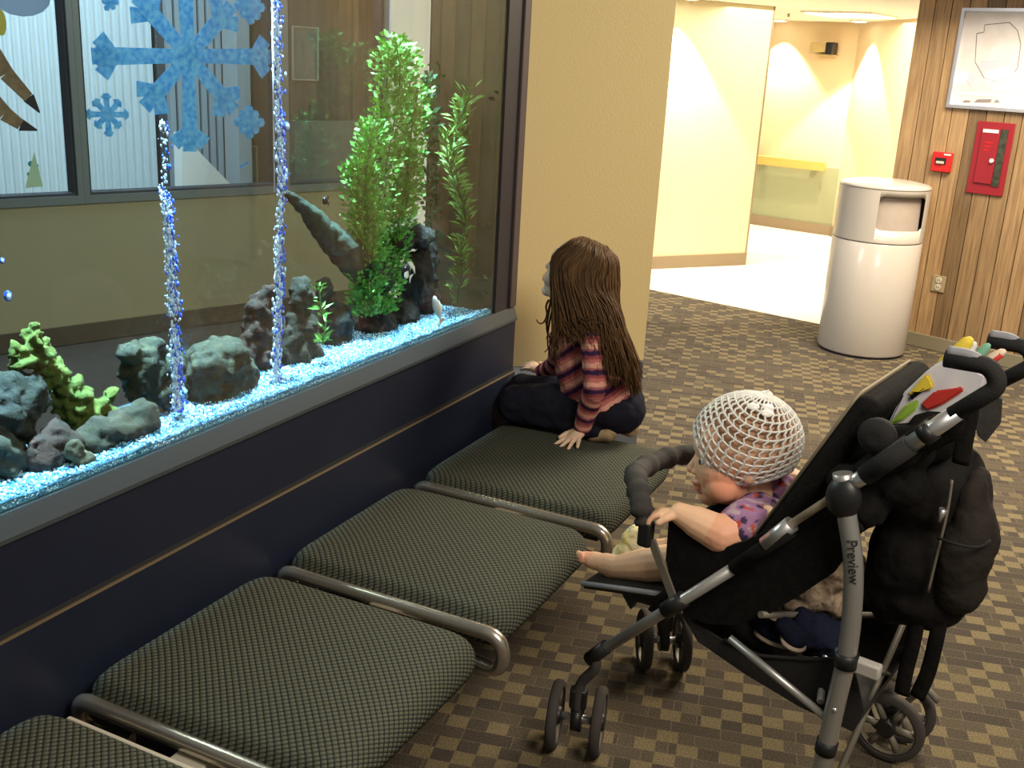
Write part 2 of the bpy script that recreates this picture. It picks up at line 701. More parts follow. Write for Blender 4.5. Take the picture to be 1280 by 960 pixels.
def set_cols(me, fn, name='tint'):
    a = me.color_attributes.new(name, 'FLOAT_COLOR', 'POINT')
    buf = []
    for v in me.vertices:
        c = fn(v.co, v)
        buf += [c[0], c[1], c[2], 1.0]
    a.data.foreach_set('color', buf)


def lerp(a, b, t):
    return tuple(a[i] + (b[i] - a[i]) * t for i in range(3))


def spline(ctrl, n=8):
    """Catmull-Rom through the control points"""
    P = [V(p) for p in ctrl]
    P = [P[0] * 2 - P[1]] + P + [P[-1] * 2 - P[-2]]
    out = []
    for i in range(1, len(P) - 2):
        for k in range(n):
            t = k / n
            a, b, c, d = P[i - 1], P[i], P[i + 1], P[i + 2]
            out.append(0.5 * ((2 * b) + (c - a) * t + (2 * a - 5 * b + 4 * c - d) * t * t + (3 * b - a - 3 * c + d) * t ** 3))
    out.append(P[-2])
    return out


def bend(ctrl, rad, n=6):
    """polyline with rounded corners"""
    P = [V(p) for p in ctrl]
    out = [P[0]]
    for i in range(1, len(P) - 1):
        a = (P[i - 1] - P[i])
        b = (P[i + 1] - P[i])
        r = min(rad, a.length * 0.49, b.length * 0.49)
        a = P[i] + a.normalized() * r
        b = P[i] + b.normalized() * r
        for k in range(n + 1):
            t = k / n
            out.append(a * (1 - t) ** 2 + P[i] * (2 * t * (1 - t)) + b * t * t)
    out.append(P[-1])
    return out


class Fr:
    """a wall's own frame: along, up, outward"""

    def __init__(self, o, ang):
        self.o = V(o)
        a = math.radians(ang)
        self.d = V((math.cos(a), math.sin(a), 0))
        self.n = V((self.d.y, -self.d.x, 0))   # towards the viewer's side
        self.ax = (self.d, self.n, V((0, 0, 1)))

    def p(self, a, h, out=0.0):
        return self.o + self.d * a + self.n * out + V((0, 0, h))

    def ah(self, px, py, out=0.0):
        q = at_pl(px, py, self.o + self.n * out, self.n) - self.o
        return q.dot(self.d), q.z

    def box(self, mb, a0, a1, h0, h1, o0, o1, bevel=0.0):
        return mb.obox(self.p((a0 + a1) / 2, (h0 + h1) / 2, (o0 + o1) / 2), (abs(a1 - a0) / 2, abs(o1 - o0) / 2, abs(h1 - h0) / 2), self.ax, bevel)


UP = V((0, 0, 1))

# ================================================================== SETTING
B_ANG = -13.3
bd = V((math.cos(math.radians(B_ANG)), math.sin(math.radians(B_ANG)), 0))
bn = V((-bd.y, bd.x, 0))

tile0 = at_z(814, 362)
tile0.z = 0
# carpet in front of the tile line, back to behind the camera
c0 = tile0 - bd * 1.2
c1 = tile0 + bd * 6.0
MB().prism([V((-1.72, 3.30, 0)), V((-3.0, 3.9, 0)), c0, c1, V((c1.x, -1.6, 0)), V((-1.72, -1.6, 0))], (0, 0, -0.05)).build('floor', M['carpet'], kind='structure')
t0 = tile0 - bd * 2.5
t1 = tile0 + bd * 4.2
MB().prism([t0 + bn * 0.001, t1 + bn * 0.001, t1 + bn * 7, t0 + bn * 7], (0, 0, -0.05)).build('floor_tiled', M['white_tile'], kind='structure')
f2 = [(-1.69, -2.2, -0.004), (-1.69, 3.32, -0.004), (-2.6, 6.9, -0.004), (-3.5, 6.9, -0.004), (-6.2, -1.0, -0.004), (-6.2, -2.2, -0.004)]
MB().prism(f2, (0, 0, -0.05)).build('floor_hall', M['hall_carpet'], kind='structure')

# corridor ceiling
ZC = 2.02
k0 = at_z(930, 331) - bd * 3.2 - bn * 1.9
k0.z = ZC
MB().prism([k0, k0 + bd * 6.0, k0 + bd * 6.0 + bn * 6.5, k0 + bn * 6.5], (0, 0, 0.06)).build('ceiling', M['ceiling'], kind='structure')

# --- panelled wood wall (right)
WALL_ANG = -19.0
W0 = at_z(1180, 441)
W0.z = 0
FW = Fr(W0, WALL_ANG)
a_edge = FW.ah(1133, 106)[0]
wall_r = FW.box(MB(), a_edge, 2.4, 0, 2.6, -0.14, -0.012).build('wall_right', M['wood_gap'], kind='structure')
a = a_edge
w_i = 0
while a < 2.35:
    w = 0.098
    FW.box(MB(), a + 0.0025, a + w - 0.0025, 0.0, 2.6, -0.012, 0.0 + rnd.uniform(-0.0012, 0.0012), 0.0015).build('plank', M['wood'], wall_r)
    a += w
    w_i += 1
FW.box(MB(), a_edge + 0.01, 2.4, 0, 0.085, 0.0012, 0.012, 0.004).build('baseboard_right', M['grey_base'], kind='structure')

# --- far corridor wall with hand rail, its return wall, the partition
G0 = at_z(946, 281)
G0.z = 0
FG = Fr(G0, B_ANG)
a_cor = FG.ah(1075, 32)[0]
FG.box(MB(), -2.2, a_cor, 0.66, 2.1, -0.1, 0).build('wall_far', M['peach'], kind='structure')
FG.box(MB(), -2.2, a_cor, 0, 0.66, -0.1, 0).build('wall_far_lower', M['olive'], kind='structure')
FG.box(MB(), -2.2, a_cor, 0, 0.10, 0, 0.012).build('baseboard_far', M['brown_base'], kind='structure')
gc = FG.p(a_cor, 0)
gq = at_z(1142, 28, ZC - 0.03)
gang = math.degrees(math.atan2((gq - gc).y, (gq - gc).x))
FGR = Fr(gc, gang)
FGR.box(MB(), 0, 2.6, 0, 2.1, -0.1, 0).build('wall_corridor_right', M['peach'], kind='structure')
FGR.box(MB(), 0.02, 2.6, 0, 0.10, 0, 0.012).build('baseboard_corridor_right', M['brown_base'], kind='structure')

p_r = at_z(931, 331)
p_r.z = 0
p_l = at_z(818, 336)
p_l.z = 0
pang = math.degrees(math.atan2((p_r - p_l).y, (p_r - p_l).x))
FP = Fr(p_r, pang)
FP.box(MB(), -2.2, 0, 0, ZC, -0.13, 0, 0.004).build('wall_partition', M['cream_pale'], kind='structure')
FP.box(MB(), -2.2, 0.0, 0, 0.10, 0.0005, 0.012).build('baseboard_partition', M['brown_base'], kind='structure')
FP.box(MB(), -0.004, 0.016, 0, ZC, -0.135, -0.02).build('trim_partition', M['cream_pale'], kind='structure')
FP.box(MB(), -0.012, 0.002, 0, ZC, 0.0, 0.004).build('trim_corner_bead', M['brown_base'], kind='structure')

# --- cream pillar on a blue grey plinth, with the ledge at the end of the tank
LEDGE = 0.50
pl_a = at_z(645, 458, LEDGE)
pl_b = at_z(804, 450, LEDGE)
pl_a.z = pl_b.z = 0
pdv = (pl_b - pl_a).normalized()
pnv = V((-pdv.y, pdv.x, 0))
pl_a2 = pl_a - pdv * 0.02
pts = [pl_a2, pl_b, pl_b + pnv * 0.35 - pdv * 0.1, pl_a2 + pnv * 0.35]
MB().prism([p + V((0, 0, LEDGE)) for p in pts], (0, 0, 2.2)).build('wall_pillar', M['cream'], kind='structure')
led = [V((-1.445, 3.035, 0)), V((-1.30, 3.05, 0)), pl_b + V((0.004, -0.004, 0)), pl_b + pnv * 0.34, pl_a2 + pnv * 0.34, pl_a2 + V((-0.02, -0.05, 0))]
MB().prism(led, (0, 0, LEDGE - 0.001)).build('trim_plinth', M['base_grey'], kind='structure')

# --- window wall beyond the tank
H0 = at_z(72, 432)
H0.z = 0
FH = Fr(H0, 90 - 20.5)
SILL = 0.742
a_p0, _ = FH.ah(76, 60)
a_p1, _ = FH.ah(105, 60)
a_w0, _ = FH.ah(484, 100)
a_w1, _ = FH.ah(541, 100)
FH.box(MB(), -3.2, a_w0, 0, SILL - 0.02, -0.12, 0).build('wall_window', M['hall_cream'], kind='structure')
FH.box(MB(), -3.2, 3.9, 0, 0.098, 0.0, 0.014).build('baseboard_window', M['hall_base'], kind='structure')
FH.box(MB(), a_w0, a_w1, 0, 2.6, -0.14, 0.03).build('wall_white_post', M['ext_white'], kind='structure')
FH.box(MB(), a_w1, 4.2, 0, 2.6, -0.14, 0.0).build('wall_brown_panel', M['tank_end'], kind='structure')
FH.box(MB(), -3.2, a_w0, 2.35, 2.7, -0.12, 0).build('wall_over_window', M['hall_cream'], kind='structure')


def window(name, a0, a1):
    z1 = 2.35
    mb = MB()
    for (x0, x1, y0, y1) in ((a0, a1, SILL - 0.02, SILL + 0.022), (a0, a1, z1 - 0.04, z1), (a0, a0 + 0.03, SILL + 0.022, z1 - 0.04), (a1 - 0.03, a1, SILL + 0.022, z1 - 0.04)):
        FH.box(mb, x0, x1, y0, y1, -0.10, 0.012)
    w = mb.build(name, M['win_frame'], kind='structure')
    mb = MB()
    for (x0, x1, y0, y1) in ((a0 + 0.03, a1 - 0.03, SILL + 0.022, SILL + 0.034), (a0 + 0.03, a0 + 0.042, SILL + 0.034, z1 - 0.04), (a1 - 0.042, a1 - 0.03, SILL + 0.034, z1 - 0.04)):
        FH.box(mb, x0, x1, y0, y1, -0.09, 0.0)
    mb.build('window_gasket', M['win_dark'], w)
    FH.box(MB(), a0 + 0.03, a1 - 0.03, SILL + 0.022, z1 - 0.04, -0.062, -0.056).build('window_pane', M['win_glass'], w)
    return w


a_mid, _ = FH.ah(354, 150)
window('window_1', a_p1 - 1.25, (a_p0 + a_p1) / 2 + 0.005)
window('window_2', (a_p0 + a_p1) / 2 + 0.006, a_mid)
window('window_3', a_mid + 0.001, a_w0 - 0.002)

# outside the windows: ribbed siding, parapet, column, dark cladding
FX = Fr(H0 - FH.n * 2.6, 90 - 20.5)


def fx(px, py):
    return FX.ah(px, py)


ax0 = fx(-60, 100)[0]
ax1 = fx(203, 60)[0] - 0.12
mb = MB()
pitch = 0.062
prof = []
x = ax0
while x < ax1:
    prof += [(x, 0.0), (x + pitch * 0.5, 0.0), (x + pitch * 0.6, 0.022), (x + pitch * 0.9, 0.022)]
    x += pitch
for i in range(len(prof) - 1):
    (x0, o0), (x1, o1) = prof[i], prof[i + 1]
    mb.quad(FX.p(x0, -0.6, o0), FX.p(x1, -0.6, o1), FX.p(x1, 3.4, o1), FX.p(x0, 3.4, o0))
FX.box(mb, ax0, ax1, -0.6, 3.4, -0.1, -0.02)
tag(mb.build('ribbed_siding', M['siding']), 'pale ribbed metal siding outside the window', 'siding')
q = [fx(193, 160), (fx(193, 240)[0], -0.4), (fx(275, 240)[0] + 0.25, -0.4), fx(268, 236)]
tag(MB().prism([FX.p(u, h, 0.32) for u, h in q], FX.n * 0.12).build('sloping_parapet', M['ext_white']), 'white sloping parapet of an outside stair, seen below the big snowflake', 'parapet')
st = thing('stair_screen', FX.p(fx(235, 100)[0], -0.5, 0.1), 'grey slatted screen behind the big painted snowflake', 'screen')
u0, u1 = fx(203, 60)[0], fx(272, 60)[0]
FX.box(MB(), u0 - 0.05, u1 + 0.05, -0.5, 3.4, -0.08, 0.0).build('backing', M['ext_dark'], st)
for k in range(7):
    uu = u0 + (u1 - u0) * (k + 0.5) / 7
    FX.box(MB(), uu - 0.022, uu + 0.022, -0.5, 3.4, 0.01, 0.07).build('slat', M['ext_grey'], st)
u0, u1 = fx(272, 100)[0], fx(290, 100)[0]
tag(FX.box(MB(), u0, u1, -0.5, 3.4, 0.08, 0.3, 0.01).build('outside_column', M['ext_grey']), 'grey outside column right of the big painted snowflake', 'column')
cl = thing('dark_cladding', FX.p(fx(380, 100)[0], -0.5, 0), 'dark brown outside wall with pale rectangular panel outlines', 'wall')
u0, u1 = fx(289, 100)[0], fx(560, 100)[0]
FX.box(MB(), u0, u1, -0.5, 3.4, -0.1, 0.0).build('wall_panel', M['ext_dark'], cl)


def outline(px0, py0, px1, py1, parent, t=0.012):
    a0, h1 = fx(px0, py0)
    a1, h0 = fx(px1, py1)
    mb = MB()
    FX.box(mb, a0, a1, h0, h0 + t, 0.001, 0.02)
    FX.box(mb, a0, a1, h1 - t, h1, 0.001, 0.02)
    FX.box(mb, a0, a0 + t, h0 + t, h1 - t, 0.001, 0.02)
    FX.box(mb, a1 - t, a1, h0 + t, h1 - t, 0.001, 0.02)
    fr = mb.build('panel_outline', M['ext_line'], parent)
    FX.box(MB(), a0 + t, a1 - t, h0 + t, h1 - t, 0.001, 0.008).build('panel_face', M['win_frame'], fr)


outline(364, 32, 397, 101, cl)
outline(301, 182, 321, 232, cl)
a0, h1 = fx(360, 150)
a1, h0 = fx(440, 232)
FX.box(MB(), a0, a1, -0.5, h1, 0.03, 0.10).build('low_wall', M['win_frame'], cl)

def translucent(m):
    nt = m.node_tree
    N, L = nt.nodes, nt.links
    P = N['Principled BSDF']
    tr = N.new('ShaderNodeBsdfTranslucent')
    src = P.inputs['Base Color'].links[0].from_socket if P.inputs['Base Color'].links else None
    if src:
        L.new(src, tr.inputs[0])
    else:
        tr.inputs[0].default_value = P.inputs['Base Color'].default_value
    mx = N.new('ShaderNodeMixShader')
    mx.inputs[0].default_value = 0.3
    L.new(P.outputs[0], mx.inputs[1])
    L.new(tr.outputs[0], mx.inputs[2])
    L.new(mx.outputs[0], N['Material Output'].inputs[0])


for k in ('pipe_blue', 'paint_teal', 'paint_green', 'paint_yellow', 'paint_lilac'):
    translucent(M[k])

# ------------------------------------------------------------------ paintings on the window glass


def pane_pt(px, py, out=-0.05):
    a, h = FH.ah(px, py, out)
    return V((a, h))


def flat_shape(mb, pts, out=-0.055, t=0.003):
    mb.prism([FH.p(p.x, p.y, out) for p in pts], FH.n * t)


def bar2(mb, p, q, w0, w1, out=-0.055):
    d = (q - p).normalized()
    s = V((-d.y, d.x))
    flat_shape(mb, [p - s * w0, p + s * w0, q + s * w1, q - s * w1], out)


def snowflake(px, py, R, arms, w, label, tipw=1.0, cat='painting', start=0.0, cardinal=1.0, diag=0.82):
    c = pane_pt(px, py)
    mb = MB()
    for k in range(arms):
        an = start + 2 * math.pi * k / arms + rnd.uniform(-0.04, 0.04)
        r = R * (cardinal if k % 2 == 0 else diag) * rnd.uniform(0.94, 1.04)
        d = V((math.cos(an), math.sin(an)))
        tip = c + d * r
        bar2(mb, c, tip, w * 0.8, w * 1.05, -0.0555 - 0.0001 * k)
        for sgn in (-1, 0, 1):
            a2 = an + sgn * 0.85
            d2 = V((math.cos(a2), math.sin(a2)))
            b0 = c + d * (r * 0.80)
            bar2(mb, b0, b0 + d2 * (R * 0.25 * tipw), w * 0.60, w * 0.95, -0.0565 - 0.0002 * (sgn + 2))
    return tag(mb.build('painted_snowflake', M['pipe_blue']), label, cat)


sz = (pane_pt(330, 70) - pane_pt(240, 70)).length
snowflake(236, 70, sz * 1.12, 8, sz * 0.100, 'big blue painted eight armed snowflake on the window glass', diag=0.66)
snowflake(135, 143, sz * 0.24, 8, sz * 0.035, 'small blue painted snowflake beside the dark window post', start=0)
snowflake(312, 153, sz * 0.20, 8, sz * 0.05, 'small blue painted snowflake at lower right of the big one')
snowflake(313, 8, sz * 0.20, 8, sz * 0.05, 'small blue painted snowflake at upper right of the big one')
snowflake(138, 2, sz * 0.10, 6, sz * 0.03, 'tiny blue painted snowflake at upper left of the big one')
mb = MB()
for k in range(5):
    q = pane_pt(303 + rnd.uniform(-4, 4), 207 + rnd.uniform(-3, 3))
    bar2(mb, q, q + V((sz * 0.05, sz * 0.02)), sz * 0.018, sz * 0.012)
tag(mb.build('paint_dab', M['pipe_blue']), 'small blue paint dab under the lower right snowflake', 'painting')
# legs of a painted reindeer
rd = thing('painted_reindeer', FH.p(pane_pt(10, 150).x, pane_pt(10, 165).y, -0.055), 'brown painted reindeer legs with black hooves at the left picture edge', 'painting')
for L_ in (((-30, 35), (8, 92), (36, 122), (50, 141)), ((-30, 105), (6, 142), (26, 156), (47, 163))):
    mb = MB()
    P_ = [pane_pt(*q) for q in L_]
    bar2(mb, P_[0], P_[1], sz * 0.11, sz * 0.085)
    bar2(mb, P_[1], P_[2], sz * 0.085, sz * 0.06, -0.0553)
    leg = mb.build('leg', M['paint_brown'], rd)
    mb = MB()
    bar2(mb, P_[2], P_[3], sz * 0.07, sz * 0.008, -0.0557)
    mb.build('hoof', M['paint_hoof'], leg)
tr = thing('painted_tree', FH.p(pane_pt(42, 235).x, pane_pt(42, 235).y, -0.055), 'small pale painted tree with green dots low on the left window pane', 'painting')
mb = MB()
flat_shape(mb, [pane_pt(32, 235), pane_pt(54, 233), pane_pt(43, 190)])
mb.build('tree_shape', M['paint_green'], tr)
mb = MB()
for (px, py, r) in ((39, 205, 3.0), (37, 218, 2.2), (46, 215, 3), (48, 226, 2), (40, 230, 2.4), (46, 207, 2)):
    c = pane_pt(px, py)
    r = r * sz / 90
    flat_shape(mb, [c + V((math.cos(k * math.pi / 4) * r, math.sin(k * math.pi / 4) * r)) for k in range(8)], -0.0565)
mb.build('dots', M['paint_teal'], tr)
mb = MB()
c = pane_pt(26, -6)
flat_shape(mb, [c + V((math.cos(k * math.pi / 8) * sz * 0.32, math.sin(k * math.pi / 8) * sz * 0.22)) for k in range(16)])
tag(mb.build('painted_cloud', M['paint_lilac']), 'pale lilac painted cloud at the top left picture corner', 'painting')
mb = MB()
c = pane_pt(1, 28)
flat_shape(mb, [c + V((math.cos(k * math.pi / 6) * sz * 0.06, math.sin(k * math.pi / 6) * sz * 0.14)) for k in range(12)])
tag(mb.build('paint_spot', M['paint_yellow']), 'small yellow paint spot above the painted reindeer legs', 'painting')
# ================================================================== AQUARIUM
XG = -1.435           # face of the front glass
XB = -1.69            # back glass
Y0, Y1 = 0.30, 2.875  # inside of the tank
ZS, ZT = 0.782, 1.95
aq = thing('aquarium', (-1.56, 1.6, 0), 'long built-in aquarium with navy cabinet and dark frame along the left side', 'aquarium')
MB().box((-1.70, 0.2, 0), (-1.422, 3.02, 0.559)).build('lower_panel', M['navy'], aq)
MB().box((-1.70, 0.2, 0.559), (-1.4205, 3.02, 0.5625), 0.0008).build('panel_edge', M['navy_edge'], aq)
MB().box((-1.70, 0.2, 0.571), (-1.430, 3.02, 0.733)).build('upper_panel', M['navy'], aq)
MB().box((-1.70, 0.2, 0.5625), (-1.4275, 3.02, 0.571)).build('panel_seam', M['underside'], aq)
mb = MB()
mb.prism([(-1.424, 0.2, 0.733), (-1.424, 0.2, 0.741), (-1.437, 0.2, 0.779), (-1.69, 0.2, 0.779), (-1.69, 0.2, 0.733)], (0, 2.82, 0))
mb.build('sill', M['sill_grey'], aq)
MB().box((-1.70, 2.885, 0.7795), (-1.438, 2.975, 2.2)).build('end_stile', M['dark_frame'], aq)
MB().box((-1.70, 2.9755, 0.7795), (-1.430, 3.02, 2.2), 0.003).build('edge_trim', M['brown_frame'], aq)
MB().box((-1.70, 0.2, 1.955), (-1.425, 2.884, 2.2)).build('hood', M['dark_frame'], aq)
MB().box((-1.70, 0.2, 0.7795), (-1.43, 0.29, 1.954)).build('near_stile', M['dark_frame'], aq)
MB().box((-1.69, 2.877, 0.7795), (-1.45, 2.884, 1.954)).build('end_panel', M['tank_end'], aq)
MB().box((XG - 0.008, Y0, 0.7797), (XG, 2.8845, 1.9545)).build('front_glass', M['glass'], aq)
MB().box((XB - 0.008, Y0, 0.7797), (XB, 2.876, 1.9545)).build('back_glass', M['glass'], aq)
MB().box((XB + 0.001, Y0 + 0.001, 0.7799), (XG - 0.009, 2.8755, 1.93)).build('water', M['water'], aq)

# gravel bed
gp = [(0, 600), (90, 577), (140, 566), (210, 517), (330, 481), (420, 457), (500, 432), (528, 412), (556, 393), (588, 390)]
gy = []
for q in gp:
    w = at_x(q[0], q[1], -1.60)
    gy.append((w.y, w.z))


def gtop(y):
    if y <= gy[0][0]:
        return gy[0][1]
    for (ya, za), (yb, zb) in zip(gy, gy[1:]):
        if y <= yb:
            t = (y - ya) / (yb - ya)
            return za + (zb - za) * t
    return gy[-1][1]


def gz(x, y):
    t = min(1, max(0, (-1.448 - x) / 0.15))
    base = gtop(y)
    return max(0.785, 0.797 * (1 - t) + base * t + 0.004 * noise.noise(V((x * 30, y * 30, 0))))


mb = MB()
nx, ny = 10, 150
gv = [[mb.bm.verts.new((-1.446 - 0.24 * i / nx, Y0 + 0.003 + (Y1 - Y0 - 0.006) * j / ny, gz(-1.446 - 0.24 * i / nx, Y0 + (Y1 - Y0) * j / ny) - 0.003)) for j in range(ny + 1)] for i in range(nx + 1)]
for i in range(nx):
    for j in range(ny):
        mb._face((gv[i][j], gv[i + 1][j], gv[i + 1][j + 1], gv[i][j + 1]), True)
fr = [mb.bm.verts.new((-1.446, v.co.y, 0.7805)) for v in gv[0]]
for j in range(ny):
    mb._face((gv[0][j], gv[0][j + 1], fr[j + 1], fr[j]), False)
M['gravel_bed'] = mat('gravel_bed', (0.015, 0.07, 0.16), 0.8, col2=(0.10, 0.30, 0.45), scale=150)
M['pebbles'] = attr_mat('blue_white_pebbles', 'tint', 0.5)
mb.build('gravel_bed', M['gravel_bed'], aq)
mb = MB()
pc = [(0.80, 0.95, 1.0), (0.45, 0.85, 1.0), (0.18, 0.62, 0.92), (0.06, 0.34, 0.66), (0.70, 0.92, 0.98), (0.03, 0.12, 0.28), (0.30, 0.75, 0.95)]
ptint = []
ico = [V(v) for v in ((0, 0, 1), (1, 0, 0), (0, 1, 0), (-1, 0, 0), (0, -1, 0), (0, 0, -1))]
icf = ((0, 1, 2), (0, 2, 3), (0, 3, 4), (0, 4, 1), (5, 2, 1), (5, 3, 2), (5, 4, 3), (5, 1, 4))
for k in range(17000):
    y = rnd.uniform(0.95, Y1 - 0.01)
    x = -1.449 - 0.22 * rnd.random() ** 1.1
    z = gz(x, y)
    if k % 6 == 0:
        x = -1.4475
        z = rnd.uniform(0.784, max(0.79, z))
    r = rnd.uniform(0.0016, 0.0031)
    rot = Matrix.Rotation(rnd.uniform(0, 6), 3, V((rnd.uniform(-1, 1), rnd.uniform(-1, 1), 1)))
    vs = [mb.bm.verts.new(V((x, y, z)) + rot @ V((v.x * r * 1.2, v.y * r, v.z * r * 0.8))) for v in ico]
    c = rnd.choice(pc)
    ptint += [c] * 6
    for f in icf:
        mb._face([vs[i] for i in f], False)
me = mb.mesh('gravel')
a = me.color_attributes.new('tint', 'FLOAT_COLOR', 'POINT')
a.data.foreach_set('color', [w for c in ptint for w in (c[0], c[1], c[2], 1.0)])
put('gravel', me, M['pebbles'], aq, kind='stuff')


def pxr(px, py, X):
    c = at_x(px, py, X)
    return c, (c - CAM).dot(cam_f) / FPX


def rock(name, label, lobes, cols, X=-1.565, group=None, rough_amp=0.012, vox=0.007, cat='rock', flat=0.085, freq=28):
    mb = MB()
    for (px, py, rx, ry, *ang) in lobes:
        c, s = pxr(px, py, X)
        h = rx * s
        ah = math.radians(ang[0]) if ang else 0
        # long axis lies in the tank's own plane (along y and z)
        k = 1.28
        ay = V((0, math.cos(ah), math.sin(ah)))
        az = V((0, -math.sin(ah), math.cos(ah)))
        mb.ell(c, (min(flat, h * 0.9), h * k, ry * s * 1.05), (V((1, 0, 0)), ay, az))
    me = remeshed(mb, name, vox, 2)
    me.calc_loop_triangles()
    tint = []
    NRM = normals(me)
    for v in me.vertices:
        n = NRM[v.index]
        d = noise.fractal(v.co * freq, 1.0, 2.0, 4) * rough_amp * 1.25 + noise.noise(v.co * 75) * 0.0045
        v.co = v.co + n * d
    for v in me.vertices:
        v.co.x = min(max(v.co.x, XB + 0.004), XG - 0.012)
    kf = (0.16, 0.19, 0.06) if cat == 'coral' else (0.105, 0.075, 0.036)
    cols = [(kf[0] * c[0], kf[1] * c[1], kf[2] * c[2]) for c in cols]
    set_cols(me, lambda co, v: lerp(lerp(cols[0], cols[1], min(1, max(0, 0.5 + 0.9 * noise.noise(co * 22)))), cols[2], min(1, max(0, 2.6 * noise.noise(co * 60 + V((9, 1, 3))) - 0.1))))
    o = put(name, me, M['rock'])
    return tag(o, label, cat, group)


M['rock'] = attr_mat('algae_rock', 'tint', 0.9, bump=0.6, bscale=120)
DG = ((0.020, 0.045, 0.035), (0.035, 0.080, 0.045), (0.07, 0.13, 0.06))
GG = ((0.10, 0.17, 0.15), (0.16, 0.25, 0.20), (0.26, 0.38, 0.30))
GB = ((0.16, 0.13, 0.07), (0.11, 0.13, 0.06), (0.16, 0.22, 0.07))
RB = ((0.17, 0.075, 0.045), (0.24, 0.10, 0.06), (0.08, 0.09, 0.05))
BG = ((0.11, 0.17, 0.19), (0.16, 0.25, 0.27), (0.28, 0.40, 0.42))
YG = ((0.30, 0.36, 0.06), (0.40, 0.44, 0.08), (0.20, 0.34, 0.07))
rock('dark_rock', 'dark green rock at the left picture edge in the tank', [(18, 500, 36, 34), (-10, 520, 40, 40), (8, 530, 30, 30)], DG, -1.60)
rock('pale_rock', 'blue grey rock lowest at the left picture edge, on the gravel', [(8, 575, 26, 30), (-10, 560, 24, 40)], BG, -1.57)
rock('reddish_rock', 'small reddish brown and green rock on the gravel near the left', [(48, 566, 18, 22), (72, 556, 22, 30), (62, 576, 26, 14)], RB, -1.545)
rock('mossy_rock', 'low brown mossy rock under the yellow green coral', [(122, 545, 32, 19, 8), (168, 527, 26, 21, 15), (148, 536, 30, 18)], GB, -1.545)
rock('coral_chunk', 'little white coral chunk on the gravel between two brown rocks', [(95, 562, 10, 13), (106, 572, 14, 7)], ((0.45, 0.55, 0.55), (0.6, 0.7, 0.7), (0.35, 0.42, 0.40)), -1.50, vox=0.004, rough_amp=0.006)
rock('yellow_coral', 'yellow green branching coral leaning left with a bushy tip', [(42, 420, 9, 16, -20), (52, 445, 13, 20, -30), (68, 470, 16, 22, -35), (88, 498, 20, 25, -30), (108, 520, 22, 18), (26, 440, 11, 9), (34, 452, 13, 8), (133, 500, 8, 12), (128, 514, 12, 12)], YG, -1.60, rough_amp=0.016, freq=60, cat='coral', vox=0.006)
rock('arched_rock', 'grey green arched rock left of the middle bubble column', [(165, 440, 19, 14), (180, 436, 20, 12), (176, 470, 24, 34), (196, 458, 20, 26), (196, 492, 26, 24), (212, 455, 22, 14)], GG, -1.60)
rock('round_rock', 'grey green rounded rock right of the middle bubble column', [(272, 450, 38, 26), (292, 472, 28, 34), (268, 498, 30, 14), (256, 470, 24, 36)], GG, -1.575)
rock('red_rock', 'rusty red pointed rock behind the right bubble column', [(322, 410, 16, 44), (334, 385, 12, 28), (312, 440, 14, 34), (330, 450, 20, 26)], RB, -1.63, rough_amp=0.016)
rock('pillar_rock', 'tall mossy green rock pillar right of the right bubble column', [(376, 375, 16, 30), (374, 420, 20, 40), (380, 450, 22, 26), (362, 440, 12, 34)], ((0.055, 0.09, 0.035), (0.09, 0.12, 0.045), (0.15, 0.11, 0.06)), -1.60)
rock('stump_rock', 'dark blue green stump shaped rock below the driftwood arm', [(420, 410, 20, 34), (402, 362, 9, 16), (412, 372, 8, 12), (424, 436, 20, 14)], DG, -1.63)
rock('cave_rock', 'dark brown cave rock under the tall plant at the right', [(470, 412, 26, 26), (500, 405, 26, 34), (528, 385, 20, 40), (520, 350, 24, 34), (515, 297, 28, 13), (500, 303, 22, 12), (536, 330, 12, 30)], ((0.045, 0.035, 0.025), (0.075, 0.06, 0.035), (0.06, 0.085, 0.04)), -1.62)


def px_limb(mb, pts, X):
    for (a, b) in zip(pts, pts[1:]):
        ca, sa = pxr(a[0], a[1], X)
        cb, sb = pxr(b[0], b[1], X)
        mb.capsule(ca, cb, a[2] * sa, b[2] * sb)


mb = MB()
px_limb(mb, [(358, 240, 5), (385, 265, 11), (412, 296, 17), (440, 322, 22), (470, 350, 22)], -1.63)
me = remeshed(mb, 'driftwood', 0.006, 1)
NRM = normals(me)
for v in me.vertices:
    v.co = v.co + NRM[v.index] * (noise.fractal(v.co * 40, 1, 2, 4) * 0.007)
    v.co.x = max(v.co.x, XB + 0.004)
set_cols(me, lambda co, v: lerp((0.006, 0.016, 0.009), (0.016, 0.034, 0.016), min(1, max(0, 0.5 + noise.noise(co * 40)))))
tag(put('driftwood', me, M['rock']), 'dark green driftwood arm slanting up to the right bubble column', 'driftwood')

M['leaf'] = attr_mat('plastic_leaves', 'tint', 0.6)
M['stem'] = mat('plant_stem', (0.06, 0.13, 0.03), 0.7)


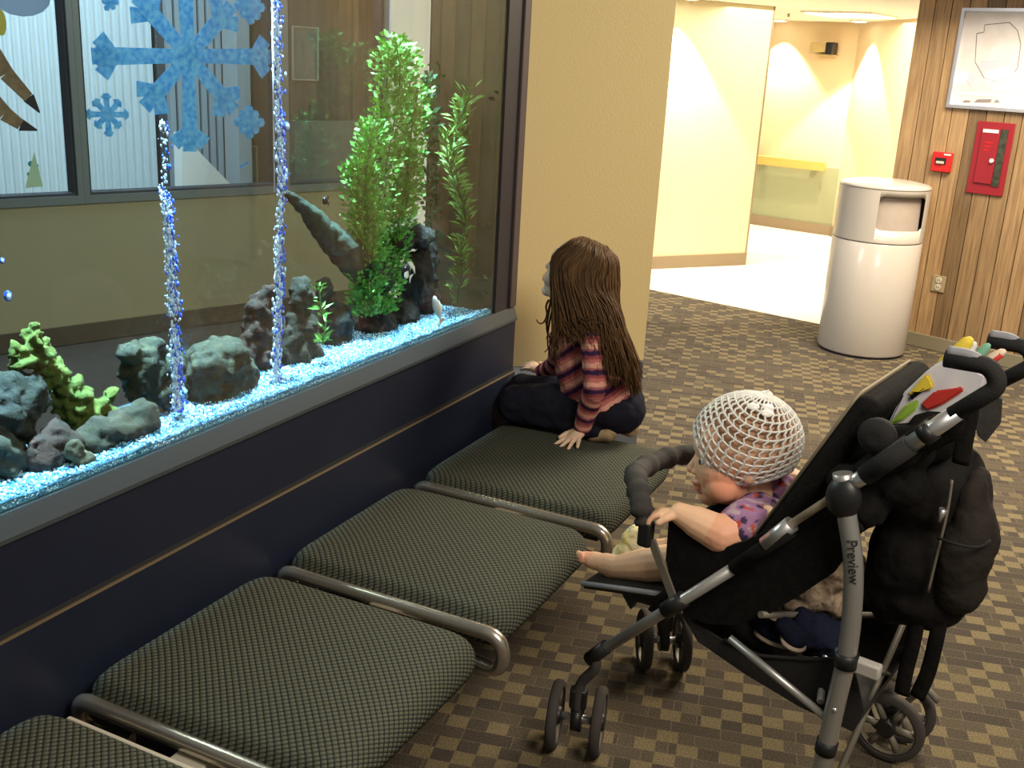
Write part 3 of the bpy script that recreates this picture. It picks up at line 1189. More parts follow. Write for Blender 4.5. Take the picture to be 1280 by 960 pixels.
def plant(name, label, stems, X, nleaf, llen, cols, spread=6, up=0.5, wid=0.3, xs=0.05, group=None):
    base = pxr(stems[0][-1][0], stems[0][-1][1], X)[0]
    t = thing(name, base, label, 'aquarium plant', group)
    sm, lm = MB(), MB()
    tint = []
    for st_ in stems:
        Xs = X + rnd.uniform(-xs, xs) * 0.6
        P_ = [pxr(px, py, Xs)[0] for px, py in st_]
        S_ = spline(P_, 10)
        sm.tube(S_, 0.0022, 5)
        s = pxr(st_[0][0], st_[0][1], Xs)[1]
        L_ = len(S_) - 1
        for k in range(nleaf):
            u = rnd.random() * L_
            i = min(int(u), L_ - 1)
            p = S_[i].lerp(S_[i + 1], u - i)
            an = rnd.uniform(0, 2 * math.pi)
            out = V((math.cos(an) * 0.7, math.sin(an), 0))
            p = p + out * (rnd.random() * spread * s)
            d = (out + UP * rnd.uniform(up - 0.5, up + 0.6)).normalized()
            l = llen * s * rnd.uniform(0.6, 1.25)
            side = d.cross(V((rnd.uniform(-1, 1), rnd.uniform(-1, 1), rnd.uniform(-1, 1)))).normalized() * (l * wid)
            p1 = p + d * l
            pm = p + d * (l * 0.45) + UP * (l * 0.06)
            vs = [V(q) for q in (p, pm + side, p1, pm - side)]
            ok = all(XB + 0.003 < q.x < XG - 0.012 and q.y < Y1 - 0.004 for q in vs)
            if not ok:
                continue
            lm._face([lm.bm.verts.new(q) for q in vs], False)
            c = lerp(lerp(cols[0], cols[1], rnd.random()), cols[2], max(0, rnd.random() - 0.55))
            tint += [c] * 4
    sm.build('stem', M['stem'], t)
    me = lm.mesh('foliage')
    a = me.color_attributes.new('tint', 'FLOAT_COLOR', 'POINT')
    a.data.foreach_set('color', [w for c in tint for w in (c[0], c[1], c[2], 1.0)])
    put('foliage', me, M['leaf'], t, kind='stuff')
    return t


GR = ((0.06, 0.24, 0.03), (0.14, 0.42, 0.05), (0.40, 0.75, 0.22))
plant('tall_plant', 'tall bright green bushy plant standing in front of the window post', [
    [(494, 45), (500, 100), (488, 180), (470, 280), (462, 395)],
    [(505, 58), (512, 120), (500, 210), (486, 300), (480, 390)],
    [(486, 60), (480, 130), (460, 200), (455, 300), (455, 385)],
    [(468, 150), (458, 220), (462, 300), (468, 395)],
    [(500, 180), (512, 230), (500, 270), (490, 340), (474, 390)],
    [(446, 205), (450, 260), (452, 330), (460, 392)],
    [(520, 110), (514, 170), (505, 240), (488, 330)]], -1.60, 1250, 8.5, GR, 25)
plant('dark_plant', 'dark green plant between the tall bright plant and the willowy one', [
    [(548, 80), (540, 150), (534, 220), (540, 290), (548, 330)],
    [(530, 95), (535, 150), (545, 230), (550, 300), (552, 350)],
    [(560, 170), (556, 240), (556, 300)]], -1.655, 420, 10, ((0.03, 0.10, 0.04), (0.07, 0.20, 0.08), (0.16, 0.32, 0.14)), 17, xs=0.02)
plant('willow_plant', 'light green willowy plant with long thin leaves near the right tank end', [
    [(588, 108), (575, 150), (566, 190), (575, 240), (585, 300), (580, 345)],
    [(580, 125), (583, 165), (595, 205), (590, 260), (575, 310), (572, 380)],
    [(556, 165), (563, 210), (580, 260), (592, 300), (588, 340)],
    [(600, 200), (598, 250), (590, 300), (582, 330)]], -1.53, 230, 17, ((0.10, 0.24, 0.03), (0.22, 0.40, 0.06), (0.45, 0.72, 0.28)), 13, up=0.6, wid=0.11, xs=0.02)
plant('reed_plant', 'dark green weed strip against the right tank end', [
    [(628, 60), (624, 140), (620, 240), (616, 340), (612, 395)]], -1.452, 130, 11, ((0.01, 0.03, 0.012), (0.03, 0.08, 0.02), (0.06, 0.12, 0.05)), 9, xs=0.0)
plant('sprig_plant', 'small spiky green sprig on the pillar rock and stump', [
    [(398, 355), (400, 375), (402, 395)], [(408, 400), (405, 420), (404, 430)]], -1.53, 26, 15, GR, 3, up=0.5, wid=0.12, xs=0.0)

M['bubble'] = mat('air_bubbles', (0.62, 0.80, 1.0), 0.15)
M['bubble_blue'] = mat('blue_air_bubbles', (0.05, 0.16, 0.95), 0.25)


def bubbles(label, path, X, n, w):
    t = thing('bubble_column', pxr(path[-1][0], path[-1][1], X)[0], label, 'bubbles')
    t['kind'] = 'stuff'
    segs = []
    for (a, b) in zip(path, path[1:]):
        segs += [(a, b, b[2])] * max(1, int(abs(b[1] - a[1]) / 6))
    for nm, mm, cnt, off, sc in (('bubbles', M['bubble'], n, 0.0, 1.0), ('blue_bubbles', M['bubble_blue'], int(n * 0.40), 5, 0.9)):
        mb = MB()
        for k in range(cnt):
            a, b, dens = rnd.choice(segs)
            if rnd.random() > dens:
                continue
            u = rnd.random()
            px = a[0] + (b[0] - a[0]) * u + rnd.gauss(0, w * 0.42) + off * rnd.uniform(0.2, 1.0)
            py = a[1] + (b[1] - a[1]) * u
            c, s = pxr(px, py, X + rnd.uniform(-0.012, 0.012))
            r = rnd.uniform(0.6, 2.0) * s * sc
            mb.ell(c, (r, r * 0.9, r * rnd.uniform(1.0, 2.6)), None, 6, 4)
        mb.build(nm, mm, t, kind='stuff')
    return t


bubbles('blue white bubble column between the arched and the round rock', [(205, 150, 0), (204, 240, 0.10), (208, 262, 1), (212, 300, 1), (214, 350, 1), (217, 395, 1), (218, 410, 0.25), (219, 450, 0.95), (222, 514, 1)], -1.53, 1500, 8)
bubbles('blue white bubble column in front of the rusty red rock', [(344, -6, 0), (346, 60, 0.9), (348, 140, 0.6), (352, 235, 1), (349, 290, 0.35), (348, 340, 0.8), (349, 360, 1), (346, 420, 0.9), (344, 476, 0.9)], -1.53, 1700, 6)
tb = MB().tube([pxr(340, -20, -1.53)[0], pxr(343, 240, -1.53)[0]], 0.0018, 6)
tag(tb.build('air_tube', M['map_white']), 'thin clear air tube beside the right bubble column', 'tube')
for (px, py, r, lb) in ((358, 158, 4.5, 'bright blue white glint of light beside the right bubble column'), (10, 370, 5, 'larger blue white glint of light at the left picture edge'), (3, 326, 3, 'smaller blue glint of light at the left picture edge')):
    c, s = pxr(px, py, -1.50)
    b = thing('air_bubble', c, lb, 'bubble')  # a glint of light, modelled as a small solid dot
    MB().ell(c, (r * s, r * s, r * s * 1.4), None, 12, 8).build('bubble', M['bubble_blue'], b)  # blue halo of the glint, given as solid colour
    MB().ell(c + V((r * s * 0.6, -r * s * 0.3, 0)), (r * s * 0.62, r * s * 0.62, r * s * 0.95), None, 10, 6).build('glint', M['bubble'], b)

# fish
M['fish_black'] = mat('black_fish', (0.008, 0.008, 0.012), 0.4)
M['fish_white'] = mat('white_fish', (0.85, 0.86, 0.80), 0.35)
M['fish_orange'] = mat('pale_orange_fish', (0.60, 0.36, 0.24), 0.4)


def fish(px, py, lpx, ang, m0, m1, label, X, deep=0.45, fin=0.5):
    c, s = pxr(px, py, X)
    l = lpx * s
    a = math.radians(ang)
    fw = V((0, -math.cos(a), math.sin(a)))
    up = V((0, math.sin(a), math.cos(a)))
    sd = V((1, 0, 0))
    t = thing('fish', c, label, 'fish')
    mb = MB()
    prof = [(0.02, 0.5), (0.16, 0.42), (0.30, 0.25), (0.36, 0.05), (0.28, -0.15), (0.14, -0.32), (0.06, -0.40)]
    rings = []
    for r, u in prof:
        rings.append([mb.bm.verts.new(c + fw * (u * l) + up * (math.sin(2 * math.pi * k / 10) * r * l * deep * 2.0) + sd * (math.cos(2 * math.pi * k / 10) * r * l * 0.35)) for k in range(10)])
    for i in range(len(rings) - 1):
        for k in range(10):
            mb._face((rings[i][k], rings[i][(k + 1) % 10], rings[i + 1][(k + 1) % 10], rings[i + 1][k]), True)
    mb._face(rings[0], True)
    mb._face(rings[-1], True)
    mb.build('body', m0, t)
    MB().prism([c - fw * (l * 0.36), c - fw * (l * 0.60) + up * (l * 0.26), c - fw * (l * 0.54), c - fw * (l * 0.60) - up * (l * 0.26)], sd * 0.0015).build('tail_fin', m1, t)
    MB().prism([c + fw * (l * 0.15) + up * (l * 0.58 * deep), c - fw * (l * 0.22) + up * (l * (0.4 * deep + fin)), c - fw * (l * 0.24) + up * (l * 0.3 * deep)], sd * 0.0015).build('dorsal_fin', m1, t)
    MB().ell(c + fw * (l * 0.36) + up * (l * 0.05) + sd * (l * 0.07), l * 0.04, None, 8, 6).build('eye', M['fish_white'] if m0 is not M['fish_white'] else M['fish_black'], t)
    return t


fish(407, 251, 14, 35, M['fish_black'], M['fish_black'], 'small black fish above the driftwood arm', -1.56, 0.6, 0.35)
f = fish(508, 340, 26, 40, M['fish_black'], M['fish_white'], 'black and white fish in front of the cave rock', -1.475, 0.6, 0.3)
c, s = pxr(512, 335, -1.455)
mb = MB()
mb.prism([c + V((0, (x * s) * 1.3, z * s)) for x, z in ((-6, 9), (2, 8), (8, 0), (9, -9), (5, -2), (0, 2))], (0.003, 0, 0))
mb.prism([c + V((0, (x * s) * 1.3, z * s)) for x, z in ((-9, -4), (-4, -3), (-3, -10), (-7, -12), (-10, -9))], (0.003, 0, 0))
mb.build('white_bands', M['fish_white'], f)
fish(547, 386, 42, 62, M['fish_white'], M['fish_orange'], 'slim white and pale orange fish diving to the gravel at the right', -1.47, 0.22, 0.12)

# ================================================================== SEATS
SEAT_Z = 0.44
SX0, SX1 = -1.402, -0.832


def cushion(y0, y1):
    mb = MB()
    nx, ny = 28, 26
    H = 0.088
    cx, cy = (SX0 + SX1) / 2, (y0 + y1) / 2
    hx, hy = (SX1 - SX0) / 2, (y1 - y0) / 2
    R, P = 0.035, 5.0
    prof = [(0.0, -H * 0.98), (0.0, -H)]
    # rounded-square rings from the bottom, round the edge and over the domed top
    rings = []

    def ring(inset, z, n=56):
        vs = []
        for k in range(n):
            t = 2 * math.pi * k / n
            ct, s_ = math.cos(t), math.sin(t)
            e = 2.0 / 11.0
            x = math.copysign(abs(ct) ** e, ct) * (hx - inset)
            y = math.copysign(abs(s_) ** e, s_) * (hy - inset)
            # the front edge (towards +x) rolls down like a waterfall
            zz = z
            w = max(0.0, (x - hx * 0.78) / (hx * 0.22))
            if z > -H * 0.6:
                zz = z - 0.012 * w * w
            vs.append(mb.bm.verts.new((cx + x, cy + y, SEAT_Z + zz)))
        return vs
    rings.append(ring(0.02, -H))
    rings.append(ring(0.004, -H * 0.93))
    rings.append(ring(0.0, -H * 0.75))
    for k in range(6):
        t = k / 5 * math.pi / 2
        rings.append(ring(R * (1 - math.cos(t)), -R + R * math.sin(t) - 0.010))
    for f, dz in ((0.10, -0.006), (0.2, -0.003), (0.32, 0.0), (0.45, 0.002), (0.62, 0.003), (0.8, 0.004), (0.95, 0.004)):
        rings.append(ring(R + (min(hx, hy) - R) * f * 0.98, dz))
    for a_, b_ in zip(rings, rings[1:]):
        n = len(a_)
        for k in range(n):
            mb._face((a_[k], a_[(k + 1) % n], b_[(k + 1) % n], b_[k]), True)
    mb._face(rings[0][::-1], False)
    mb._face(rings[-1], True)
    return mb


def seat_tube(y, sgn):
    zt = 0.392
    p = bend([(SX0 + 0.10, y + 0.03 * sgn, 0.315), (SX0 + 0.004, y + 0.008 * sgn, 0.318), (SX0 + 0.004, y, zt), (SX1 + 0.006, y, zt), (SX1 + 0.006, y + 0.008 * sgn, 0.300), (SX1 - 0.10, y + 0.03 * sgn, 0.300)], 0.05, 7)
    return MB().tube(p, 0.0165, 12)


bench_beam = thing('bench_beam', (-1.12, 1.75, 0), 'grey steel beam and feet carrying the row of bench seats', 'beam')
MB().box((-1.15, 0.62, 0.255), (-1.085, 2.86, 0.315), 0.004).build('beam', M['beam'], bench_beam)
for yy in (0.9, 2.62):
    MB().box((-1.14, yy - 0.03, 0.03), (-1.095, yy + 0.03, 0.255), 0.003).build('upright', M['beam'], bench_beam)
    MB().box((-1.30, yy - 0.035, 0.0), (-1.085, yy + 0.035, 0.03), 0.008).build('foot', M['beam'], bench_beam)
seats = []
spans = [(0.585, 1.105), (1.180, 1.700), (1.772, 2.292), (2.375, 2.955)]
slabs = ['nearest woven grey green bench seat, cut off at the bottom left picture corner',
         'second woven grey green bench seat from the camera',
         'third woven grey green bench seat from the camera, empty, beside the stroller front',
         'farthest woven grey green bench seat, with the girl kneeling on it']
for (y0, y1), lb in zip(spans, slabs):
    s_ = thing('bench_seat', ((SX0 + SX1) / 2, (y0 + y1) / 2, 0.30), lb, 'seat', 'bench seats beside the aquarium')
    cu = cushion(y0, y1)
    cu.build('cushion', M['fabric'], s_)
    MB().box((SX0 + 0.035, y0 + 0.035, SEAT_Z - 0.104), (SX1 - 0.035, y1 - 0.035, SEAT_Z - 0.089), 0.003).build('seat_pan', M['underside'], s_)
    seat_tube(y0 - 0.006, 1).build('frame_tube', M['chrome'], s_)
    MB().box((-1.16, y0 + 0.12, 0.3155), (-1.075, y1 - 0.12, 0.3355), 0.003).build('bracket', M['beam'], s_)
    MB().box((-1.155, y0 - 0.060, 0.3365), (-1.085, y0 + 0.03, 0.374), 0.004).build('tube_clamp', M['beam'], s_)
    seats.append(s_)
MB().box((SX0 + 0.06, 1.098, 0.400), (SX1 - 0.02, 1.1085, 0.415), 0.003).build('edge_strip', M['beam'], seats[0], label='pale strip along its far edge')

# ================================================================== TRASH CAN AND WALL THINGS
cc = at_z(1075, 436)
cc.z = 0
can = thing('trash_can', cc, 'tall beige cylindrical trash can with a swing opening, standing by the panelled wall', 'trash can')
R_ = 0.248
MB().lathe(cc, [(R_ - 0.012, 0.0), (R_ - 0.012, 0.012)], seg=48).build('foot_ring', M['can_foot'], can)
MB().lathe(cc, [(R_ - 0.004, 0.0125), (R_, 0.02), (R_, 0.655), (R_ - 0.004, 0.66)], seg=64).build('body', M['plastic_white'], can)
MB().lathe(cc, [(R_ - 0.006, 0.6605), (R_ - 0.006, 0.666)], seg=64).build('seam', M['can_inside'], can)
# lid with a real opening: a wall of panels with a gap
zc0, zc1, zh0, zh1 = 0.6665, 0.955, 0.738, 0.922
vd = (V((CAM.x, CAM.y, 0)) - cc).normalized()
oa = math.atan2(vd.y, vd.x)
hc = at_y(1134, 250, cc.y - 0.20)
ha = math.atan2(hc.y - cc.y, hc.x - cc.x)
HW = 0.62
mb = MB()
NS = 96


def cyl(t, z, r):
    return cc + V((math.cos(t) * r, math.sin(t) * r, z))


def hole_z(dt):
    u = abs(dt) / HW
    if u >= 1:
        return None
    rr = 0.16
    k = 0.0
    if u > 1 - rr:
        k = (1 - math.sqrt(max(0, 1 - ((u - (1 - rr)) / rr) ** 2))) * 0.045
    return zh0 + k, zh1 - k


for k in range(NS):
    ta = ha + 2 * math.pi * k / NS - math.pi
    tb_ = ha + 2 * math.pi * (k + 1) / NS - math.pi
    da, db = ta - ha, tb_ - ha
    za, zb_ = hole_z(da), hole_z(db)
    for r in (R_, R_ - 0.006):
        if za and zb_:
            mb.quad(cyl(ta, zc0, r), cyl(tb_, zc0, r), cyl(tb_, zb_[0], r), cyl(ta, za[0], r), True)
            mb.quad(cyl(ta, za[1], r), cyl(tb_, zb_[1], r), cyl(tb_, zc1, r), cyl(ta, zc1, r), True)
        else:
            mb.quad(cyl(ta, zc0, r), cyl(tb_, zc0, r), cyl(tb_, zc1, r), cyl(ta, zc1, r), True)
    if za and zb_:
        mb.quad(cyl(ta, za[0], R_), cyl(tb_, zb_[0], R_), cyl(tb_, zb_[0], R_ - 0.006), cyl(ta, za[0], R_ - 0.006))
        mb.quad(cyl(ta, za[1], R_), cyl(tb_, zb_[1], R_), cyl(tb_, zb_[1], R_ - 0.006), cyl(ta, za[1], R_ - 0.006))
bmesh.ops.remove_doubles(mb.bm, verts=mb.bm.verts[:], dist=0.0002)
lid = mb.build('lid', M['plastic_white'], can)
MB().lathe(cc, [(R_, zc1 + 0.0005), (R_ + 0.004, zc1 + 0.008), (R_ - 0.01, zc1 + 0.022), (R_ * 0.7, zc1 + 0.034), (R_ * 0.3, zc1 + 0.040), (0.01, zc1 + 0.041)], seg=64).build('lid_top', M['plastic_white'], lid)
fl = MB()
for k in range(16):
    ta, tb_ = ha - HW * 1.05 + HW * 2.1 * k / 16, ha - HW * 1.05 + HW * 2.1 * (k + 1) / 16
    fl.quad(cyl(ta, zh0 - 0.02, R_ - 0.022), cyl(tb_, zh0 - 0.02, R_ - 0.022), cyl(tb_, zh1 + 0.02, R_ - 0.030), cyl(ta, zh1 + 0.02, R_ - 0.030), True)
fl.build('swing_flap', M['can_inside'], lid)


def wall_thing(name, pxs, label, cat):
    a, h = FW.ah(*pxs)
    return thing(name, FW.p(a, h, 0.002), label, cat)


# floor map in a silver frame
a0, hb_ = FW.ah(1184, 134)
_, ht = FW.ah(1205, 10)
a1 = a0 + 0.62
mp_ = thing('framed_map', FW.p((a0 + a1) / 2, hb_, 0.002), 'silver framed map print hanging on the panelled wall', 'map')
mb = MB()
FW.box(mb, a0, a1, hb_, hb_ + 0.018, 0.0025, 0.022)
FW.box(mb, a0, a1, ht - 0.018, ht, 0.0025, 0.022)
FW.box(mb, a0, a0 + 0.018, hb_ + 0.018, ht - 0.018, 0.0025, 0.022)
FW.box(mb, a1 - 0.018, a1, hb_ + 0.018, ht - 0.018, 0.0025, 0.022)
mb.build('frame', M['map_frame'], mp_)
paper = FW.box(MB(), a0 + 0.018, a1 - 0.018, hb_ + 0.018, ht - 0.018, 0.003, 0.008).build('print', M['map_paper'], mp_)


def wp(px, py, out):
    a, h = FW.ah(px, py, out)
    return FW.p(a, h, out)


mb = MB()
mb.tube([wp(*q, 0.009) for q in ((1221, 42), (1230, 40), (1231, 31), (1262, 28), (1272, 38), (1276, 55), (1272, 85), (1262, 97), (1245, 102), (1230, 97), (1222, 82), (1219, 78), (1221, 42))], 0.0022, 4)
mb.build('outline', M['map_line'], paper)
mb = MB()
for ps in (((1194, 105), (1192, 98), (1205, 88), (1212, 92), (1206, 104)), ((1228, 100), (1236, 88), (1262, 82), (1270, 92), (1258, 102), (1242, 104)), ((1240, 110), (1275, 108), (1276, 112), (1242, 114)), ((1196, 118), (1200, 116), (1245, 116), (1240, 121))):
    mb.prism([wp(*q, 0.0085) for q in ps], FW.n * 0.001)
mb.build('white_area', M['map_white'], paper)
mb = MB()
for ps in (((1222, 90), (1226, 76), (1262, 74), (1268, 84), (1240, 86)), ((1206, 98), (1216, 90), (1222, 98), (1214, 110))):
    mb.prism([wp(*q, 0.0083) for q in ps], FW.n * 0.001)
mb.build('violet_area', M['map_violet'], paper)
mb = MB()
for ps in (((1217, 128), (1222, 124), (1240, 124), (1238, 128)), ((1203, 128), (1206, 125), (1214, 126), (1212, 128)), ((1242, 128), (1246, 124), (1250, 128))):
    mb.prism([wp(*q, 0.0087) for q in ps], FW.n * 0.001)
mb.build('small_print', M['map_line'], paper)

# red cabinet
a0, h0 = FW.ah(1208, 240)
a1 = FW.ah(1254, 243)[0]
h1 = FW.ah(1224, 151)[1]
cb = thing('extinguisher_cabinet', FW.p((a0 + a1) / 2, h0, 0.002), 'red wall cabinet with a narrow dark window under the framed map', 'cabinet')
FW.box(MB(), a0, a1, h0, h1, 0.0025, 0.012, 0.002).build('frame', M['red'], cb)
w = a1 - a0
dr = FW.box(MB(), a0 + w * 0.17, a0 + w * 0.66, h0 + 0.06, h1 - 0.03, 0.0125, 0.022, 0.002).build('door', M['red'], cb)
FW.box(MB(), a0 + w * 0.67, a0 + w * 0.86, h0 + 0.05, h1 - 0.035, 0.0125, 0.018).build('window_strip', M['cab_glass'], cb)
FW.box(MB(), a0 + w * 0.20, a0 + w * 0.62, h1 - 0.058, h1 - 0.040, 0.0225, 0.0235).build('label_strip', M['label'], dr)
mb = MB()
for k in range(3):
    FW.box(mb, a0 + w * 0.30, a0 + w * (0.52 - 0.04 * k), h1 - 0.115 - 0.020 * k, h1 - 0.108 - 0.020 * k, 0.0225, 0.0232)
mb.build('small_print', M['red_bright'], dr, label='pale lines of small print')
MB().lathe(FW.p(a0 + w * 0.58, (h0 + h1) / 2 - 0.01, 0.0225), [(0.006, 0), (0.013, 0.006), (0.010, 0.012)], FW.n, 14).build('knob', M['label'], dr, label='pale round knob')
# alarm pull station
a0, h1 = FW.ah(1169, 189)
a1, h0 = FW.ah(1189, 216)
pull_t = thing('alarm_pull_station', FW.p((a0 + a1) / 2, h0, 0.002), 'small red alarm pull station just above the trash can', 'alarm')
w, h = a1 - a0, h1 - h0
FW.box(MB(), a0, a1, h0, h1, 0.0025, 0.03, 0.005).build('body', M['red_bright'], pull_t)
FW.box(MB(), a0 + w * 0.2, a0 + w * 0.75, h0 + h * 0.40, h0 + h * 0.72, 0.0305, 0.034).build('recess', M['black'], pull_t)
FW.box(MB(), a0 + w * 0.28, a0 + w * 0.68, h0 + h * 0.42, h0 + h * 0.55, 0.0345, 0.042, 0.002).build('pull_bar', M['outlet_socket'], pull_t)
FW.box(MB(), a0 + w * 0.6, a0 + w * 0.95, h1 - h * 0.14, h1 - h * 0.06, 0.0305, 0.0312).build('label_strip', M['label'], pull_t)
# outlet
a0, h1 = FW.ah(1167, 343)
a1, h0 = FW.ah(1180, 366)
ot = thing('wall_outlet', FW.p((a0 + a1) / 2, h0, 0.002), 'brown double wall outlet right of the trash can', 'outlet')
FW.box(MB(), a0, a1, h0, h1, 0.0025, 0.008, 0.002).build('plate', M['outlet'], ot)
for k in (0.28, 0.72):
    so = MB().lathe(FW.p((a0 + a1) / 2, h0 + (h1 - h0) * k, 0.0085), [(0.019, 0), (0.017, 0.003)], FW.n, 20).build('socket', M['outlet_socket'], ot)
    mb = MB()
    for dx in (-0.006, 0.006):
        FW.box(mb, (a0 + a1) / 2 + dx - 0.0015, (a0 + a1) / 2 + dx + 0.0015, h0 + (h1 - h0) * k - 0.005, h0 + (h1 - h0) * k + 0.006, 0.0118, 0.0124)
    mb.build('slots', M['black'], so)

# corridor: hand rail, boxed device, ceiling lamps
ra0 = FG.ah(946, 200)[0] - 1.3
ra1, rz = FG.ah(1035, 211)
rail = thing('hand_rail', FG.p((ra0 + ra1) / 2, 0.62, 0.01), 'yellow wooden hand rail on the far corridor wall', 'hand rail')
FG.box(MB(), ra0, ra1, 0.625, 0.715, 0.05, 0.085, 0.006).build('rail', M['rail_wood'], rail)
for k in range(4):
    aa = ra1 - 0.12 - 0.55 * k
    FG.box(MB(), aa - 0.025, aa + 0.025, 0.64, 0.70, 0.0005, 0.0495, 0.003).build('bracket', M['rail_wood'], rail)
da0, dh1 = FG.ah(1021, 54)
da1, dh0 = FG.ah(1048, 69)
dv = thing('wall_device', FG.p((da0 + da1) / 2, dh0, 0.001), 'small beige and black boxed device high on the far corridor wall', 'device')
FG.box(MB(), da0, da0 + (da1 - da0) * 0.66, dh0 + 0.02, dh1, 0.001, 0.14, 0.006).build('housing', M['device'], dv)
FG.box(MB(), da0 + (da1 - da0) * 0.67, da1, dh0, dh1 + 0.01, 0.03, 0.15, 0.01).build('camera_end', M['black'], dv)
FG.box(MB(), da0 + 0.05, da1, dh0 - 0.012, dh0 - 0.001, 0.001, 0.12).build('shelf', M['device'], dv)


def downlight(p, aim, energy, label, ang=84):
    p = V((p.x, p.y, ZC))
    t = thing('ceiling_downlight', p, label, 'ceiling light', 'corridor downlights')
    MB().lathe(p - UP * 0.012, [(0.085, 0.0), (0.085, 0.0115)], seg=24).build('trim_ring', M['ceiling'], t)
    MB().lathe(p - UP * 0.0145, [(0.062, 0.0), (0.062, 0.002)], seg=24).build('lens', M['lamp_lens'], t)
    spot('downlight_beam', p - UP * 0.05, aim, energy, (1.0, 0.89, 0.68), ang, 0.22, 0.03)


w1 = FGR.p(0.40, 0, 0.16)
downlight(w1, w1 - UP * 1 + FGR.n * -0.05, 170, 'round downlight close to the wall right of the far corner')
w2 = FG.p(FG.ah(975, 100)[0], 0, 0.17)
downlight(w2, w2 - UP * 1 - FG.n * 0.05, 140, 'round downlight above the far wall, just right of the partition')
w3 = FP.p(FP.ah(835, 100)[0], 0, 0.17)
downlight(w3, w3 - UP * 1 - FP.n * 0.05, 190, 'round downlight above the left part of the partition')
pa = at_z(1063, 17, ZC)
pn = thing('ceiling_panel_light', V((pa.x, pa.y, ZC)), 'flat bright rectangular ceiling light in the corridor', 'ceiling light')
MB().obox(V((pa.x, pa.y, ZC - 0.008)), (0.30, 0.30, 0.0075), (bd, bn, UP), 0.002).build('trim_frame', M['ceiling'], pn)
MB().obox(V((pa.x, pa.y, ZC - 0.0175)), (0.27, 0.27, 0.0015), (bd, bn, UP)).build('diffuser', M['lamp_lens'], pn)
sp_ = at_z(986, 17, ZC)
sk = thing('ceiling_sprinkler', V((sp_.x, sp_.y, ZC)), 'small dark sprinkler head on the corridor ceiling', 'sprinkler')
MB().lathe(V((sp_.x, sp_.y, ZC - 0.05)), [(0.02, 0), (0.022, 0.004), (0.008, 0.01), (0.010, 0.0495)], seg=14).build('head', M['outlet'], sk)
# ================================================================== STROLLER
SO = at_z(718, 935)
SO.z = 0
SF = V((-0.985, 0.17, 0)).normalized()
SS = V((0.17, 0.985, 0)).normalized()
SW = 0.47            # distance between the two side frames


def L(f, s, z):
    return SO + SF * f + SS * s + UP * z


def LT(f, s, z):
    # the right hand frame leans in and ends lower than the left one
    if s > 0.3:
        k = min(1.0, max(0.0, (z - 0.80) / 0.26))
        return L(f + 0.012 * k, s - 0.07 * k, z - 0.045 * k)
    return L(f, s, z)


def sp_pt(px, py, s):
    return at_pl(px, py, SO + SS * s, SS)


M['silver'] = mat('silver_tube', (0.50, 0.49, 0.48), 0.38, metal=0.75)
M['steel'] = mat('bright_steel', (0.72, 0.72, 0.74), 0.34, metal=0.9)
M['blackcloth'] = mat('black_cloth', (0.006, 0.0055, 0.0055), 0.9, col2=(0.010, 0.009, 0.008), scale=60, bump=0.25, bscale=220, spec=0.15)
M['foam'] = mat('black_foam', (0.018, 0.017, 0.018), 0.8, bump=0.2, bscale=300, spec=0.3)
M['grey_pad'] = mat('grey_rubber_pad', (0.24, 0.24, 0.27), 0.6)
M['tire'] = mat('grey_brown_tyre', (0.055, 0.046, 0.042), 0.85)
M['rim'] = mat('grey_rim', (0.16, 0.14, 0.11), 0.5)
M['pipe'] = mat('beige_piping', (0.30, 0.24, 0.16), 0.7)
M['pad_grey'] = mat('charcoal_wrap', (0.036, 0.032, 0.030), 0.85, bump=0.3, bscale=40)
M['mesh_cloth'] = mat('black_mesh_cloth', (0.016, 0.014, 0.013), 0.8, bump=0.4, bscale=350)
M['white_plastic'] = mat('grey_white_plastic', (0.50, 0.47, 0.43), 0.5)

